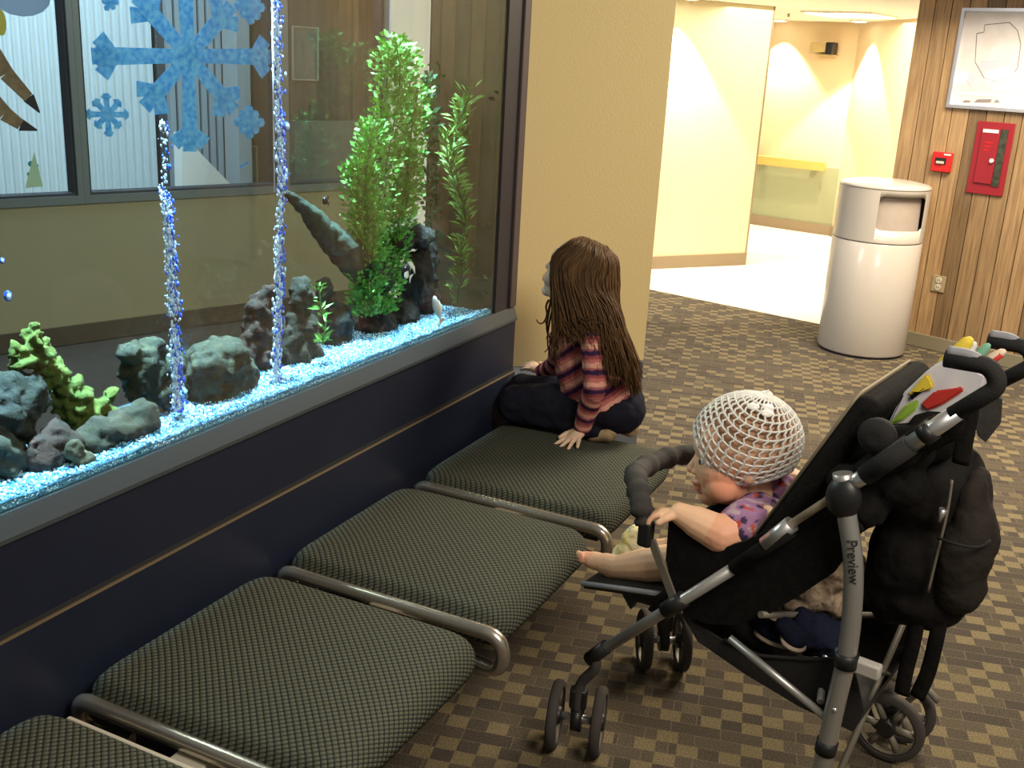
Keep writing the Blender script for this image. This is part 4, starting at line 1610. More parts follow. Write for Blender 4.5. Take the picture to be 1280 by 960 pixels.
stro = thing('stroller', L(-0.3, SW / 2, 0), 'black umbrella stroller with silver legs carrying the baby in the net cap', 'stroller')
for s in (0.0, SW):
    MB().tube([L(-0.036, s, 0.266), L(-0.335, s, 0.585)], 0.0125, 14).build('front_tube', M['silver'], stro)
    MB().tube([L(-0.335, s, 0.585), L(-0.440, s, 0.703)], 0.015, 12).build('tube_sleeve', M['blackcloth'], stro)
    MB().tube([L(-0.395, s, 0.658), L(-0.441, s, 0.717)], 0.0165, 14).build('bright_collar', M['steel'], stro)
    MB().tube([L(-0.441, s, 0.717), L(-0.53, s, 0.815)], 0.008, 8).build('thin_rod', M['pipe'], stro)
    MB().tube([LT(-0.535, s, 0.822), LT(-0.568, s, 0.857)], 0.015, 14).build('bright_collar', M['steel'], stro)
    MB().tube([LT(-0.562, s, 0.85), LT(-0.632, s, 0.93)], 0.0195, 14).build('foam_sleeve', M['foam'], stro)
    MB().tube([LT(-0.620, s, 0.916), LT(-0.70, s, 1.008)], 0.0155, 14).build('upper_tube', M['steel'], stro)
    MB().tube([LT(-0.650, s, 0.950), LT(-0.665, s, 0.968)], 0.020, 14).build('clip_ring', M['black'], stro)
    g = MB().tube(bend([LT(-0.692, s, 1.0), LT(-0.757, s, 1.066), LT(-0.738, s, 1.098), LT(-0.664, s, 1.096)], 0.034, 8), 0.0155, 14).build('handle_grip', M['foam'], stro)
    MB().tube(spline([LT(-0.730, s, 1.094), LT(-0.705, s, 1.108), LT(-0.667, s, 1.108)], 5), 0.0105, 10).build('palm_pad', M['grey_pad'], g, label='lighter grey palm pad')
    MB().tube([L(-0.02, s, 0.247), L(-0.062, s, 0.297)], 0.0165, 12).build('tube_foot', M['black'], stro)
    MB().tube([L(-0.195, s, 0.436), L(-0.235, s, 0.480)], 0.0185, 12).build('front_joint', M['black'], stro)
    leg = [L(-0.522, s, 0.845), L(-0.54, s, 0.772), L(-0.566, s, 0.683), L(-0.579, s, 0.586), L(-0.583, s, 0.484), L(-0.578, s, 0.383), L(-0.572, s, 0.247), L(-0.570, s, 0.125)]
    MB().tube(spline(leg, 5), 0.0185, 16).build('rear_leg', M['silver'], stro)
    MB().ell(L(-0.532, s - 0.004 * (1 if s == 0 else -1), 0.80), (0.034, 0.026, 0.042), (SF, SS, UP)).build('pivot_knob', M['black'], stro)
    MB().tube([L(-0.583, s, 0.462), L(-0.583, s, 0.492)], 0.023, 14).build('leg_clamp', M['black'], stro)
    MB().obox(L(-0.62, s + 0.01, 0.468), (0.028, 0.012, 0.015), (SF, SS, UP), 0.005).build('release_tab', M['white_plastic'], stro)
    MB().tube([L(-0.572, s, 0.262), L(-0.574, s, 0.290)], 0.0215, 14).build('lower_clamp', M['black'], stro)
    MB().obox((L(-0.147, s, 0.587) + L(-0.215, s, 0.465)) / 2, (0.0095, 0.003, (L(-0.147, s, 0.587) - L(-0.215, s, 0.465)).length / 2), ((L(-0.147, s, 0.587) - L(-0.215, s, 0.465)).normalized().cross(SS), SS, (L(-0.147, s, 0.587) - L(-0.215, s, 0.465)).normalized()), 0.001).build('front_strut', M['rim'], stro)
    MB().tube([L(-0.345, s, 0.43), L(-0.568, s, 0.335)], 0.0085, 10).build('brace', M['silver'], stro)
    MB().ell(L(-0.582, s - 0.017, 0.372), 0.005, None, 8, 6).build('rivet', M['steel'], stro)
# folding cross behind and under the seat
MB().tube([L(-0.545, 0.01, 0.36), L(-0.40, SW - 0.01, 0.50)], 0.0075, 8).build('cross_tube', M['silver'], stro)
MB().tube([L(-0.545, SW - 0.01, 0.36), L(-0.40, 0.01, 0.50)], 0.0075, 8).build('cross_tube', M['rim'], stro)
MB().tube([L(-0.60, 0.02, 0.21), L(-0.60, SW - 0.02, 0.47)], 0.007, 8).build('rear_cross', M['rim'], stro)
MB().tube([L(-0.60, SW - 0.02, 0.21), L(-0.60, 0.02, 0.47)], 0.007, 8).build('rear_cross', M['rim'], stro)


def wheel(c, axis, r, w, parent, big=False):
    prof = [(r * 0.80, -w * 0.5), (r * 0.93, -w * 0.5), (r * 0.985, -w * 0.34), (r, 0), (r * 0.985, w * 0.34), (r * 0.93, w * 0.5), (r * 0.80, w * 0.5)]
    mb = MB()
    mb.lathe(c, prof, axis, 40, cap=False)
    # inner wall closes the tyre ring
    mb.lathe(c, [(r * 0.80, -w * 0.5), (r * 0.78, 0), (r * 0.80, w * 0.5)], axis, 40, cap=False)
    t = mb.build('wheel', M['tire'], parent)
    mb = MB()
    mb.lathe(c, [(r * 0.74, -w * 0.35), (r * 0.785, -w * 0.35), (r * 0.785, w * 0.35), (r * 0.74, w * 0.35), (r * 0.74, -w * 0.35)], axis, 36, cap=False)
    x, y = perp(axis)
    ns = 6 if big else 5
    for k in range(ns):
        an = 2 * math.pi * k / ns
        d = x * math.cos(an) + y * math.sin(an)
        mb.tube([c + d * (r * 0.2), c + d * (r * 0.76)], r * 0.10, 6)
    mb.build('rim', M['rim'], t)
    MB().lathe(c, [(r * 0.20, -w * 0.62), (r * 0.25, -w * 0.5), (r * 0.25, w * 0.5), (r * 0.20, w * 0.62)], axis, 20).build('hub', M['black'], t)
    return t


def caster(f, s, axdir):
    c = L(f, s, 0.082)
    ax = axdir.normalized()
    for k in (-1, 1):
        wheel(c + ax * (0.051 * k), ax, 0.082, 0.024, stro)
    MB().tube([c - ax * 0.036, c + ax * 0.036], 0.0105, 10).build('axle', M['steel'], stro)
    MB().tube([c - ax * 0.012, c + ax * 0.012], 0.030, 14).build('axle_block', M['black'], stro)
    top = L(-0.036, s, 0.258)
    MB().tube(spline([c + UP * 0.015, c + UP * 0.075 + (top - c) * 0.1, top - UP * 0.03, top], 4), [0.016] * 4 + [0.0125] * 9, 10).build('caster_fork', M['tire'], stro)
    MB().obox(c + UP * 0.055, (0.020, 0.014, 0.026), (ax, UP.cross(ax), UP), 0.006).build('fork_head', M['black'], stro)


caster(0.0, 0.0, V((0.97, 0.24, 0)))
caster(0.012, SW - 0.022, V((0.88, 0.47, 0)))
for s in (0.0, SW):
    for k in (-1, 1):
        wheel(L(-0.585, s + 0.047 * k + (0.02 if s else 0), 0.087), SS, 0.087, 0.026, stro, True)
    MB().tube([L(-0.585, s - 0.034 + (0.02 if s else 0), 0.087), L(-0.585, s + 0.034 + (0.02 if s else 0), 0.087)], 0.022, 14).build('rear_axle', M['black'], stro)
    MB().tube([L(-0.572, s, 0.135), L(-0.583, s + (0.02 if s else 0), 0.087)], 0.021, 12).build('wheel_housing', M['black'], stro)
    MB().tube(spline([L(-0.60, s + 0.03, 0.155), L(-0.64, s + 0.03, 0.185), L(-0.675, s + 0.03, 0.165)], 4), 0.008, 8).build('brake_pedal', M['rim'], stro)

# seat: sides, sling, back rest
side_px = [(836, 648), (858, 664), (888, 690), (930, 677), (972, 657), (1020, 630), (1050, 612), (1068, 640), (1078, 664), (1042, 716), (1000, 744), (960, 768), (920, 782), (884, 780), (856, 770), (842, 740), (832, 700)]
sd = [sp_pt(px, py, 0.026) for px, py in side_px]
MB().prism(sd, SS * 0.012).build('side_panel', M['blackcloth'], stro)
MB().prism([p + SS * (SW - 0.064) for p in sd], SS * 0.012).build('side_panel', M['blackcloth'], stro)


def sheet(path, s0, s1, th, name, m, parent, n=6):
    mb = MB()
    pts = spline([V((f, z)).to_3d() for f, z in path], n)
    for k in range(len(pts) - 1):
        a, b = pts[k], pts[k + 1]
        d = V((b.x - a.x, b.y - a.y))
        nn = V((-d.y, d.x)).normalized() * th
        P_ = [L(a.x, s0, a.y), L(b.x, s0, b.y), L(b.x, s1, b.y), L(a.x, s1, a.y)]
        mb.quad(*P_, smooth=True)
        Q_ = [L(a.x - nn.x, s0, a.y - nn.y), L(b.x - nn.x, s0, b.y - nn.y), L(b.x - nn.x, s1, b.y - nn.y), L(a.x - nn.x, s1, a.y - nn.y)]
        mb.quad(*Q_, smooth=True)
        mb.quad(P_[0], P_[1], Q_[1], Q_[0])
        mb.quad(P_[3], P_[2], Q_[2], Q_[3])
        if k == 0:
            mb.quad(P_[0], P_[3], Q_[3], Q_[0])
        if k == len(pts) - 2:
            mb.quad(P_[1], P_[2], Q_[2], Q_[1])
    bmesh.ops.remove_doubles(mb.bm, verts=mb.bm.verts[:], dist=0.0003)
    return mb.build(name, m, parent)


sheet([(-0.135, 0.40), (-0.155, 0.445), (-0.20, 0.452), (-0.30, 0.452), (-0.33, 0.468)], 0.039, SW - 0.039, -0.012, 'seat_sling', M['blackcloth'], stro)
br = MB()
b0, b1 = V((-0.325, 0.60)), V((-0.512, 0.99))
dd = (b1 - b0).normalized()
bc = (b0 + b1) / 2 + V((-dd.y, dd.x)) * 0.0
nb = V((-dd.y, dd.x))        # towards the back
cback = L(bc.x + nb.x * 0.030, SW / 2, bc.y + nb.y * 0.030) if nb.x < 0 else L(bc.x - nb.x * 0.030, SW / 2, bc.y - nb.y * 0.030)
axu = (SF * dd.x + UP * dd.y).normalized()
axn = axu.cross(SS).normalized()
back = br.obox(cback, (0.026, 0.185, (b1 - b0).length / 2), (axn, SS, axu), 0.022, 4).build('back_rest', M['blackcloth'], stro)
fr_ = cback + (axn * 0.0275 if (axn.dot(SF) > 0) else axn * -0.0275)
hl = (b1 - b0).length / 2
MB().tube(bend([fr_ - axu * hl * 0.9 + SS * 0.174, fr_ + axu * (hl * 0.96) + SS * 0.174, fr_ + axu * (hl * 0.96) - SS * 0.174, fr_ - axu * hl * 0.9 - SS * 0.174], 0.03, 5), 0.0032, 6).build('piping', M['pipe'], back, label='beige piping')
# lower part of the back rest, down to the seat
sheet([(-0.335, 0.47), (-0.345, 0.53), (-0.345, 0.60)], 0.045, SW - 0.045, 0.02, 'back_lower', M['blackcloth'], stro)
MB().lathe(sp_pt(1096, 546, 0.03), [(0.034, -0.012), (0.036, 0.0), (0.030, 0.010), (0.012, 0.013)], -SS, 24).build('canopy_hinge', M['foam'], stro)
mb = MB()
for (px, py, s, r) in ((1062, 600, 0.06, 0.040), (1100, 585, 0.10, 0.050), (1135, 560, 0.12, 0.050), (1170, 545, 0.20, 0.055), (1180, 520, 0.30, 0.05), (1120, 600, 0.10, 0.055), (1085, 630, 0.07, 0.045)):
    mb.ell(sp_pt(px, py, s), (r, r * 1.1, r * 0.9), (axn, SS, axu))
mb.capsule(sp_pt(1060, 605, 0.05), sp_pt(1185, 530, 0.05), 0.03, 0.03)
mb.capsule(sp_pt(1100, 590, 0.1), sp_pt(1100, 590, 0.1) + SS * 0.3, 0.05, 0.05)
me = remeshed(mb, 'canopy_fold', 0.007, 4)
NRM = normals(me)
for v in me.vertices:
    v.co = v.co + NRM[v.index] * (noise.fractal(v.co * 14, 1, 2, 3) * 0.012)
put('folded_canopy', me, M['blackcloth'], stro)
# grey flap hanging from the right handle
mb = MB()
fp = [(1212, 492), (1236, 486), (1252, 500), (1250, 530), (1232, 553), (1222, 545), (1216, 520)]
mb.prism([sp_pt(px, py, 0.30) for px, py in fp], SS * 0.01)
mb.build('rear_flap', M['pad_grey'], stro)
# bumper bar
bp = spline([L(-0.125, 0.0, 0.615), L(-0.108, 0.01, 0.655), L(-0.070, 0.055, 0.680), L(-0.028, 0.13, 0.668), L(-0.010, 0.235, 0.655), L(-0.025, 0.34, 0.65), L(-0.085, 0.43, 0.64), L(-0.125, SW, 0.615)], 8)
mb = MB()
mb.tube(bp, [0.021 + 0.004 * math.sin(i * 1.4) * math.sin(i * 0.37) + (0.003 if 3 < i < len(bp) - 4 else -0.003) for i in range(len(bp))], 14)
mb.build('bumper_bar', M['pad_grey'], stro)
for s in (0.0, SW):
    MB().obox(L(-0.132, s, 0.598), (0.016, 0.014, 0.030), (SF, SS, UP), 0.008).build('bumper_socket', M['black'], stro)
# foot rest
f0, f1 = sp_pt(727, 727, 0.06), sp_pt(838, 742, 0.06)
fd = (f1 - f0).normalized()
fu = fd.cross(SS).normalized()
if fu.z < 0:
    fu = -fu
foot = MB().obox((f0 + f1) / 2 + SS * 0.085 - fu * 0.010, ((f1 - f0).length / 2, 0.085, 0.009), (fd, SS, fu), 0.006).build('foot_rest', M['black'], stro)
MB().tube([f0 - fu * 0.004, f1 - fu * 0.004], 0.0065, 8).build('edge_bar', M['grey_pad'], foot, label='grey edge bar')
MB().prism([sp_pt(775, 738, 0.065), sp_pt(828, 743, 0.065), sp_pt(812, 757, 0.065), sp_pt(795, 752, 0.065), sp_pt(788, 762, 0.065)], SS * 0.02).build('bracket', M['black'], foot)
sheet([(-0.140, 0.40), (-0.145, 0.375), (-0.12, 0.352)], 0.06, SW - 0.2, 0.008, 'calf_flap', M['blackcloth'], stro)
MB().tube([L(-0.217, 0.02, 0.462), L(-0.217, SW - 0.02, 0.462)], 0.008, 8).build('front_cross_bar', M['rim'], stro)
# basket
bk = [(852, 768), (905, 802), (950, 822), (1005, 826), (1050, 826), (1068, 840), (1080, 890), (1066, 915), (1000, 884), (930, 842), (872, 802)]
bl = [sp_pt(px, py, 0.035) for px, py in bk]
bas = MB().prism(bl, SS * 0.006).build('basket', M['mesh_cloth'], stro)
MB().prism([p + SS * (SW - 0.075) for p in bl], SS * 0.006).build('basket_side', M['mesh_cloth'], bas)
low = [sp_pt(px, py, 0.035) for px, py in ((1080, 890), (1066, 915), (1000, 884), (930, 842), (872, 802), (852, 768))]
mb = MB()
for a, b in zip(low, low[1:]):
    mb.quad(a, b, b + SS * (SW - 0.07), a + SS * (SW - 0.07), True)
mb.build('basket_floor', M['mesh_cloth'], bas)
MB().tube([sp_pt(px, py, 0.034) for px, py in ((905, 800), (950, 820), (1005, 824), (1048, 824))], 0.0045, 6).build('basket_hem', M['foam'], bas)

# lettering on the near rear leg
tc_ = bpy.data.curves.new('lettering', 'FONT')
tc_.body = 'Preview'
tc_.size = 0.027
tc_.extrude = 0.0004
tc_.align_x = 'CENTER'
tc_.align_y = 'CENTER'
to = bpy.data.objects.new('tmp_text', tc_)
COL.objects.link(to)
dg = bpy.context.evaluated_depsgraph_get()
tme = bpy.data.meshes.new_from_object(to.evaluated_get(dg))
bpy.data.objects.remove(to)
tp0, tp1 = sp_pt(1064, 672, 0.0), sp_pt(1067, 724, 0.0)
tdir = (tp1 - tp0).normalized()
toC = (CAM - (tp0 + tp1) / 2)
toC = (toC - tdir * toC.dot(tdir)).normalized()
ty = toC.cross(tdir).normalized()
for v in tme.vertices:
    # wrap round the tube: across the letters = round the leg
    an = v.co.y / 0.0185
    p = tp0.lerp(tp1, 0.5) + tdir * (v.co.x * 1.0)
    rr = 0.0207 + v.co.z * 0.4
    v.co = p + ty * (math.sin(an) * rr) + toC * (math.cos(an) * rr)
put('lettering', tme, M['black'], stro, label='black word lettering down the silver leg')

# ---- things carried by the stroller
M['pack'] = mat('black_pack_cloth', (0.006, 0.0055, 0.0055), 0.75, col2=(0.011, 0.009, 0.008), scale=18, bump=0.5, bscale=26, spec=0.15)
M['pack_brown'] = mat('dark_brown_pack_cloth', (0.026, 0.021, 0.018), 0.8, bump=0.4, bscale=40, spec=0.15)
pk = thing('backpack', sp_pt(1150, 780, 0.28), 'black backpack hanging from the stroller handles with two dangling straps', 'backpack')
mb = MB()


def sell(mb, px, py, rx, ry, s, d=0.09, ang=0):
    c = sp_pt(px, py, s)
    k = (c - CAM).dot(cam_f) / FPX
    a = math.radians(ang)
    ax = (SF * math.cos(a) + UP * math.sin(a), SS, UP * math.cos(a) - SF * math.sin(a))
    mb.ell(c, (rx * k * 1.02, d, ry * k * 1.06), ax)


for a in ((1160, 610, 62, 66, 0.26, 0.11), (1150, 690, 62, 80, 0.26, 0.11), (1150, 735, 62, 46, 0.26, 0.10), (1195, 610, 34, 50, 0.27, 0.10), (1130, 590, 45, 50, 0.25, 0.09), (1120, 720, 36, 62, 0.26, 0.09)):
    sell(mb, *a)
me = remeshed(mb, 'pack_body', 0.008, 12)
NRM = normals(me)
for v in me.vertices:
    v.co = v.co + NRM[v.index] * (noise.fractal(v.co * 11, 1, 2, 4) * 0.008)
pb = put('pack_body', me, M['pack'], pk)
mb = MB()
for a in ((1205, 690, 36, 66, 0.22, 0.07, 8), (1212, 640, 22, 60, 0.24, 0.07, 4), (1196, 730, 34, 34, 0.22, 0.06)):
    sell(mb, *a)
me = remeshed(mb, 'outer_pocket', 0.007, 10)
NRM = normals(me)
for v in me.vertices:
    v.co = v.co + NRM[v.index] * (noise.fractal(v.co * 16, 1, 2, 4) * 0.006)
put('outer_pocket', me, M['pack_brown'], pk)
MB().tube(spline([sp_pt(1190, 600, 0.15), sp_pt(1184, 640, 0.145), sp_pt(1172, 690, 0.145), sp_pt(1160, 740, 0.15)], 6), 0.0032, 6).build('zipper', M['rim'], pk)
MB().tube(spline([sp_pt(1172, 672, 0.135), sp_pt(1195, 680, 0.125), sp_pt(1222, 684, 0.145), sp_pt(1238, 676, 0.17)], 6), 0.0030, 6).build('pocket_hem', M['foam'], pk)
MB().tube(spline([sp_pt(1140, 548, 0.2), sp_pt(1150, 534, 0.2), sp_pt(1168, 532, 0.2), sp_pt(1178, 546, 0.2)], 6), 0.006, 8).build('carry_loop', M['pack'], pk)
MB().tube([sp_pt(1179, 636, 0.14), sp_pt(1174, 652, 0.14)], [0.008, 0.004], 8).build('zip_pull', M['steel'], pk, label='shiny zip pull')
for ps, sv, nm in (([(1148, 765), (1142, 800), (1132, 840), (1127, 868)], 0.19, 'hanging_strap'), ([(1178, 760), (1170, 800), (1160, 840), (1146, 872)], 0.20, 'hanging_strap'), ([(1118, 600), (1140, 570), (1175, 545), (1205, 512)], 0.06, 'shoulder_strap'), ([(1200, 580), (1208, 540), (1214, 505)], 0.10, 'shoulder_strap')):
    MB().tube(spline([sp_pt(px, py, sv) for px, py in ps], 6), 0.0045, 8, flat=(SF, 3.4)).build(nm, M['pack'], pk)

# bright printed cloth bag tucked behind the back rest
M['p_yellow'] = mat('printed_yellow', (0.75, 0.56, 0.05), 0.7)
M['p_white'] = mat('printed_grey_white', (0.62, 0.60, 0.66), 0.7, col2=(0.70, 0.68, 0.70), scale=20)
M['p_green'] = mat('printed_green', (0.30, 0.48, 0.06), 0.7)
M['p_red'] = mat('printed_red', (0.50, 0.03, 0.02), 0.7)
M['p_pink'] = mat('printed_pink_cream', (0.80, 0.62, 0.48), 0.7)
M['p_teal'] = mat('printed_blue_green', (0.18, 0.42, 0.30), 0.7)
bagt = thing('cloth_bag', sp_pt(1130, 520, 0.22), 'soft bag with yellow, white, green and red print tucked behind the stroller back rest', 'bag')


def slab(name, pts, s, th, m, parent, label=None):
    mb = MB()
    mb.prism([sp_pt(px, py, s) for px, py in pts], SS * th)
    bmesh.ops.bevel(mb.bm, geom=mb.bm.edges[:], offset=0.004, segments=2, affect='EDGES')
    return mb.build(name, m, parent, label=label)


bb = slab('bag_body', [(1108, 533), (1128, 492), (1160, 462), (1188, 444), (1232, 470), (1225, 498), (1190, 512), (1150, 530)], 0.20, 0.06, M['p_white'], bagt)
slab('yellow_patch', [(1134, 494), (1158, 466), (1164, 474), (1168, 486), (1150, 490)], 0.192, 0.0075, M['p_yellow'], bb, 'yellow patch')
slab('green_patch', [(1110, 532), (1132, 506), (1148, 499), (1146, 512), (1128, 526)], 0.192, 0.0075, M['p_green'], bb, 'green patch')
slab('red_patch', [(1150, 506), (1168, 489), (1192, 486), (1203, 483), (1206, 488), (1178, 506), (1158, 514)], 0.192, 0.0075, M['p_red'], bb, 'red patch')
slab('dark_stripe', [(1134, 497), (1156, 482), (1158, 486), (1137, 502)], 0.191, 0.0085, M['blackcloth'], bb, 'dark stripe')
for nm, ps, s, m in (('yellow', [(1180, 456), (1197, 440), (1210, 427)], 0.235, 'p_yellow'), ('white', [(1204, 450), (1211, 440), (1217, 431)], 0.25, 'p_white'), ('green', [(1216, 451), (1226, 441), (1234, 433)], 0.26, 'p_teal'), ('red', [(1230, 456), (1242, 446), (1253, 440)], 0.27, 'p_pink')):
    P_ = [sp_pt(px, py, s) for px, py in ps]
    k = 0.0118 if nm == 'yellow' else 0.0075
    pt = MB().tube([P_[0] - (P_[1] - P_[0]).normalized() * k, P_[0], P_[1], P_[2], P_[2] + (P_[2] - P_[1]).normalized() * k * 0.8], [k * 0.8, k * 1.2, k * 1.15, k, k * 0.45], 12).build('pointed_tip', M[m], bagt, label=nm + ' pointed tip')
    if nm == 'red':
        MB().tube([P_[0] - SS * 0.003 + V((0, 0, -0.004)), P_[2] - SS * 0.003 + V((0, 0, -0.004))], 0.0062, 8).build('red_stripe', M['p_red'], pt)

# basket load
M['print_cloth'] = mat('patterned_beige_cloth', (0.42, 0.32, 0.22), 0.9, col2=(0.10, 0.06, 0.04), scale=55, bump=0.5, bscale=30)
mb = MB()
for a in ((1035, 735, 40, 28, 0.26, 0.10), (1010, 752, 36, 24, 0.24, 0.09), (1060, 720, 24, 26, 0.28, 0.09), (980, 770, 26, 20, 0.22, 0.08)):
    sell(mb, *a)
me = remeshed(mb, 'blanket', 0.007, 3)
NRM = normals(me)
for v in me.vertices:
    v.co = v.co + NRM[v.index] * (noise.fractal(v.co * 22, 1, 2, 4) * 0.016)
tag(put('crumpled_blanket', me, M['print_cloth']), 'crumpled beige patterned blanket in the stroller basket', 'blanket')
M['navy_cloth'] = mat('navy_cloth', (0.010, 0.012, 0.03), 0.9, bump=0.4, bscale=40, spec=0.15)
mb = MB()
for a in ((1015, 790, 26, 24, 0.14, 0.06), (1040, 800, 20, 20, 0.16, 0.06), (1003, 775, 12, 14, 0.13, 0.04)):
    sell(mb, *a)
me = remeshed(mb, 'sweater', 0.006, 3)
NRM = normals(me)
for v in me.vertices:
    v.co = v.co + NRM[v.index] * (noise.fractal(v.co * 25, 1, 2, 4) * 0.011)
tag(put('folded_sweater', me, M['navy_cloth']), 'dark navy crumpled sweater in the stroller basket behind the rear leg', 'sweater')
M['sole'] = mat('beige_sole', (0.42, 0.33, 0.25), 0.7)
for i, (pA, pB, s, lb) in enumerate((((945, 788), (990, 808), 0.10, 'dark small shoe with beige sole in the stroller basket, nearer the front wheels'), ((978, 795), (1005, 812), 0.07, 'dark small shoe with beige sole in the basket, nearer the rear leg'))):
    a, b = sp_pt(*pA, s), sp_pt(*pB, s)
    sh = thing('small_shoe', (a + b) / 2, lb, 'shoe', 'small shoes in the stroller basket')
    d = (b - a).normalized()
    sdv = SS
    u = d.cross(sdv).normalized()
    if u.z < 0:
        u = -u
    mb = MB()
    mb.ell((a + b) / 2 + u * 0.014, ((b - a).length * 0.52, 0.026, 0.022), (d, sdv, u))
    mb.ell(a + u * 0.024, (0.026, 0.022, 0.020), (d, sdv, u))
    me = remeshed(mb, 'upper', 0.005, 2)
    put('upper', me, M['navy_cloth'], sh)
    MB().ell((a + b) / 2, ((b - a).length * 0.56, 0.029, 0.009), (d, sdv, u)).build('sole', M['sole'], sh)
# ================================================================== PEOPLE
M['skin'] = attr_mat('skin', 'tint', 0.5, bump=0.04, bscale=300, spec=0.35)
M['eye_white'] = mat('eye_white', (0.75, 0.74, 0.72), 0.2)
M['iris'] = mat('dark_iris', (0.05, 0.06, 0.09), 0.15)


class Hd:
    """a head: unit frame with height 1 from chin to crown"""

    def __init__(self, c, fwd, up, H):
        self.c = V(c)
        self.f = V(fwd).normalized()
        self.r = self.f.cross(V(up)).normalized()
        self.u = self.r.cross(self.f).normalized()
        self.H = H
        self.ax = (self.r, self.f, self.u)

    def p(self, x, y, z):
        return self.c + (self.r * x + self.f * y + self.u * z) * self.H

    def e(self, mb, c, r):
        mb.ell(self.p(*c), tuple(k * self.H for k in r), self.ax, 20, 14)

    def loc(self, q):
        d = (q - self.c) / self.H
        return V((d.dot(self.r), d.dot(self.f), d.dot(self.u)))


def head_prims(mb, h, baby):
    if baby:
        h.e(mb, (0, -0.055, 0.115), (0.365, 0.435, 0.385))
        h.e(mb, (0, 0.14, -0.10), (0.315, 0.27, 0.30))
        h.e(mb, (0, 0.12, -0.25), (0.27, 0.25, 0.20))
        for s in (-1, 1):
            h.e(mb, (0.180 * s, 0.17, -0.235), (0.140, 0.15, 0.15))
            h.e(mb, (0.32 * s, -0.03, -0.07), (0.04, 0.08, 0.11))
        h.e(mb, (0, 0.27, -0.375), (0.125, 0.11, 0.095))
        h.e(mb, (0, 0.25, -0.30), (0.15, 0.12, 0.12))
        h.e(mb, (0, 0.32, 0.12), (0.24, 0.09, 0.16))
        mb.capsule(h.p(0, 0.375, -0.03), h.p(0, 0.425, -0.125), 0.030 * h.H, 0.046 * h.H)
        for s in (-1, 1):
            h.e(mb, (0.045 * s, 0.395, -0.145), (0.035, 0.035, 0.028))
        h.e(mb, (0, 0.375, -0.245), (0.080, 0.060, 0.034))
        h.e(mb, (0, 0.368, -0.300), (0.070, 0.055, 0.032))
    else:
        h.e(mb, (0, -0.04, 0.13), (0.325, 0.42, 0.37))
        h.e(mb, (0, 0.12, -0.10), (0.285, 0.27, 0.34))
        h.e(mb, (0, 0.15, -0.28), (0.215, 0.22, 0.18))
        for s in (-1, 1):
            h.e(mb, (0.15 * s, 0.22, -0.17), (0.125, 0.13, 0.13))
            h.e(mb, (0.325 * s, -0.03, -0.06), (0.035, 0.075, 0.11))
        h.e(mb, (0, 0.295, -0.41), (0.095, 0.085, 0.075))
        h.e(mb, (0, 0.315, 0.12), (0.22, 0.08, 0.15))
        mb.capsule(h.p(0, 0.370, 0.0), h.p(0, 0.430, -0.115), 0.028 * h.H, 0.045 * h.H)
        h.e(mb, (0, 0.395, -0.245), (0.080, 0.050, 0.028))
        h.e(mb, (0, 0.388, -0.290), (0.072, 0.048, 0.028))


def head_tint(h, base, cheek, lip, scalp, cheekpos):
    def fn(q):
        d = h.loc(q)
        c = base
        for s in (-1, 1):
            w = (d - V((cheekpos[0] * s, cheekpos[1], cheekpos[2]))).length
            c = lerp(c, cheek, max(0, 1 - (w / 0.22) ** 2))
        if d.y > 0.33 and abs(d.x) < 0.09 and -0.345 < d.z < -0.225:
            c = lerp(c, lip, 0.7)
        if scalp and d.z > 0.10 and (d.y < 0.22 or d.z > 0.3):
            c = lerp(c, scalp, min(1, (d.z - 0.10) * 8))
        return c
    return fn


def eyes(h, parent, y, x, z, r):
    for s in (-1, 1):
        e = MB().ell(h.p(x * s, y, z), r * h.H, h.ax, 14, 10).build('eye', M['eye_white'], parent)
        MB().ell(h.p(x * s * 1.02, y + r * 0.62, z), tuple(k * h.H for k in (r * 0.62, r * 0.5, r * 0.62)), h.ax, 14, 8).build('iris', M['iris'], e)


def hand_prims(mb, wrist, d, nrm, Lh, curl=0.2, thumb=1, spread=0.12, rf=0.075):
    """d = pointing direction, nrm = back of the hand, thumb = +1/-1 the side it leaves"""
    d = V(d).normalized()
    nrm = (V(nrm) - d * V(nrm).dot(d)).normalized()
    sv = d.cross(nrm) * thumb            # towards the thumb
    W = V(wrist)
    mb.ell(W + d * (Lh * 0.27), (Lh * 0.30, Lh * 0.23, Lh * 0.115), (d, sv, nrm), 14, 10)
    mb.ell(W + d * (Lh * 0.42) - nrm * 0.0, (Lh * 0.16, Lh * 0.235, Lh * 0.095), (d, sv, nrm), 14, 10)
    lens = (0.44, 0.50, 0.46, 0.35)
    for k in range(4):
        off = (0.19 - 0.127 * k) * Lh
        root = W + d * (Lh * (0.46 - 0.02 * abs(k - 1))) + sv * off
        fd = (d + sv * (spread * (1.5 - k))).normalized()
        p = root
        for j in range(3):
            a = curl * (j + 0.6)
            dj = (fd * math.cos(a) - nrm * math.sin(a)).normalized()
            l = lens[k] * Lh * (0.42, 0.33, 0.27)[j]
            q = p + dj * l
            r0 = rf * Lh * (1.0 - 0.1 * j)
            mb.capsule(p, q, r0, r0 * 0.92, 10)
            p = q
    tb0 = W + d * (Lh * 0.14) + sv * (Lh * 0.15)
    t1 = tb0 + (d * 0.65 + sv * 0.75 - nrm * curl * 0.4).normalized() * (Lh * 0.24)
    t2 = t1 + (d * 0.9 + sv * 0.35 - nrm * curl).normalized() * (Lh * 0.20)
    mb.capsule(tb0, t1, rf * 1.45 * Lh, rf * 1.1 * Lh, 10)
    mb.capsule(t1, t2, rf * 1.1 * Lh, rf * 0.95 * Lh, 10)


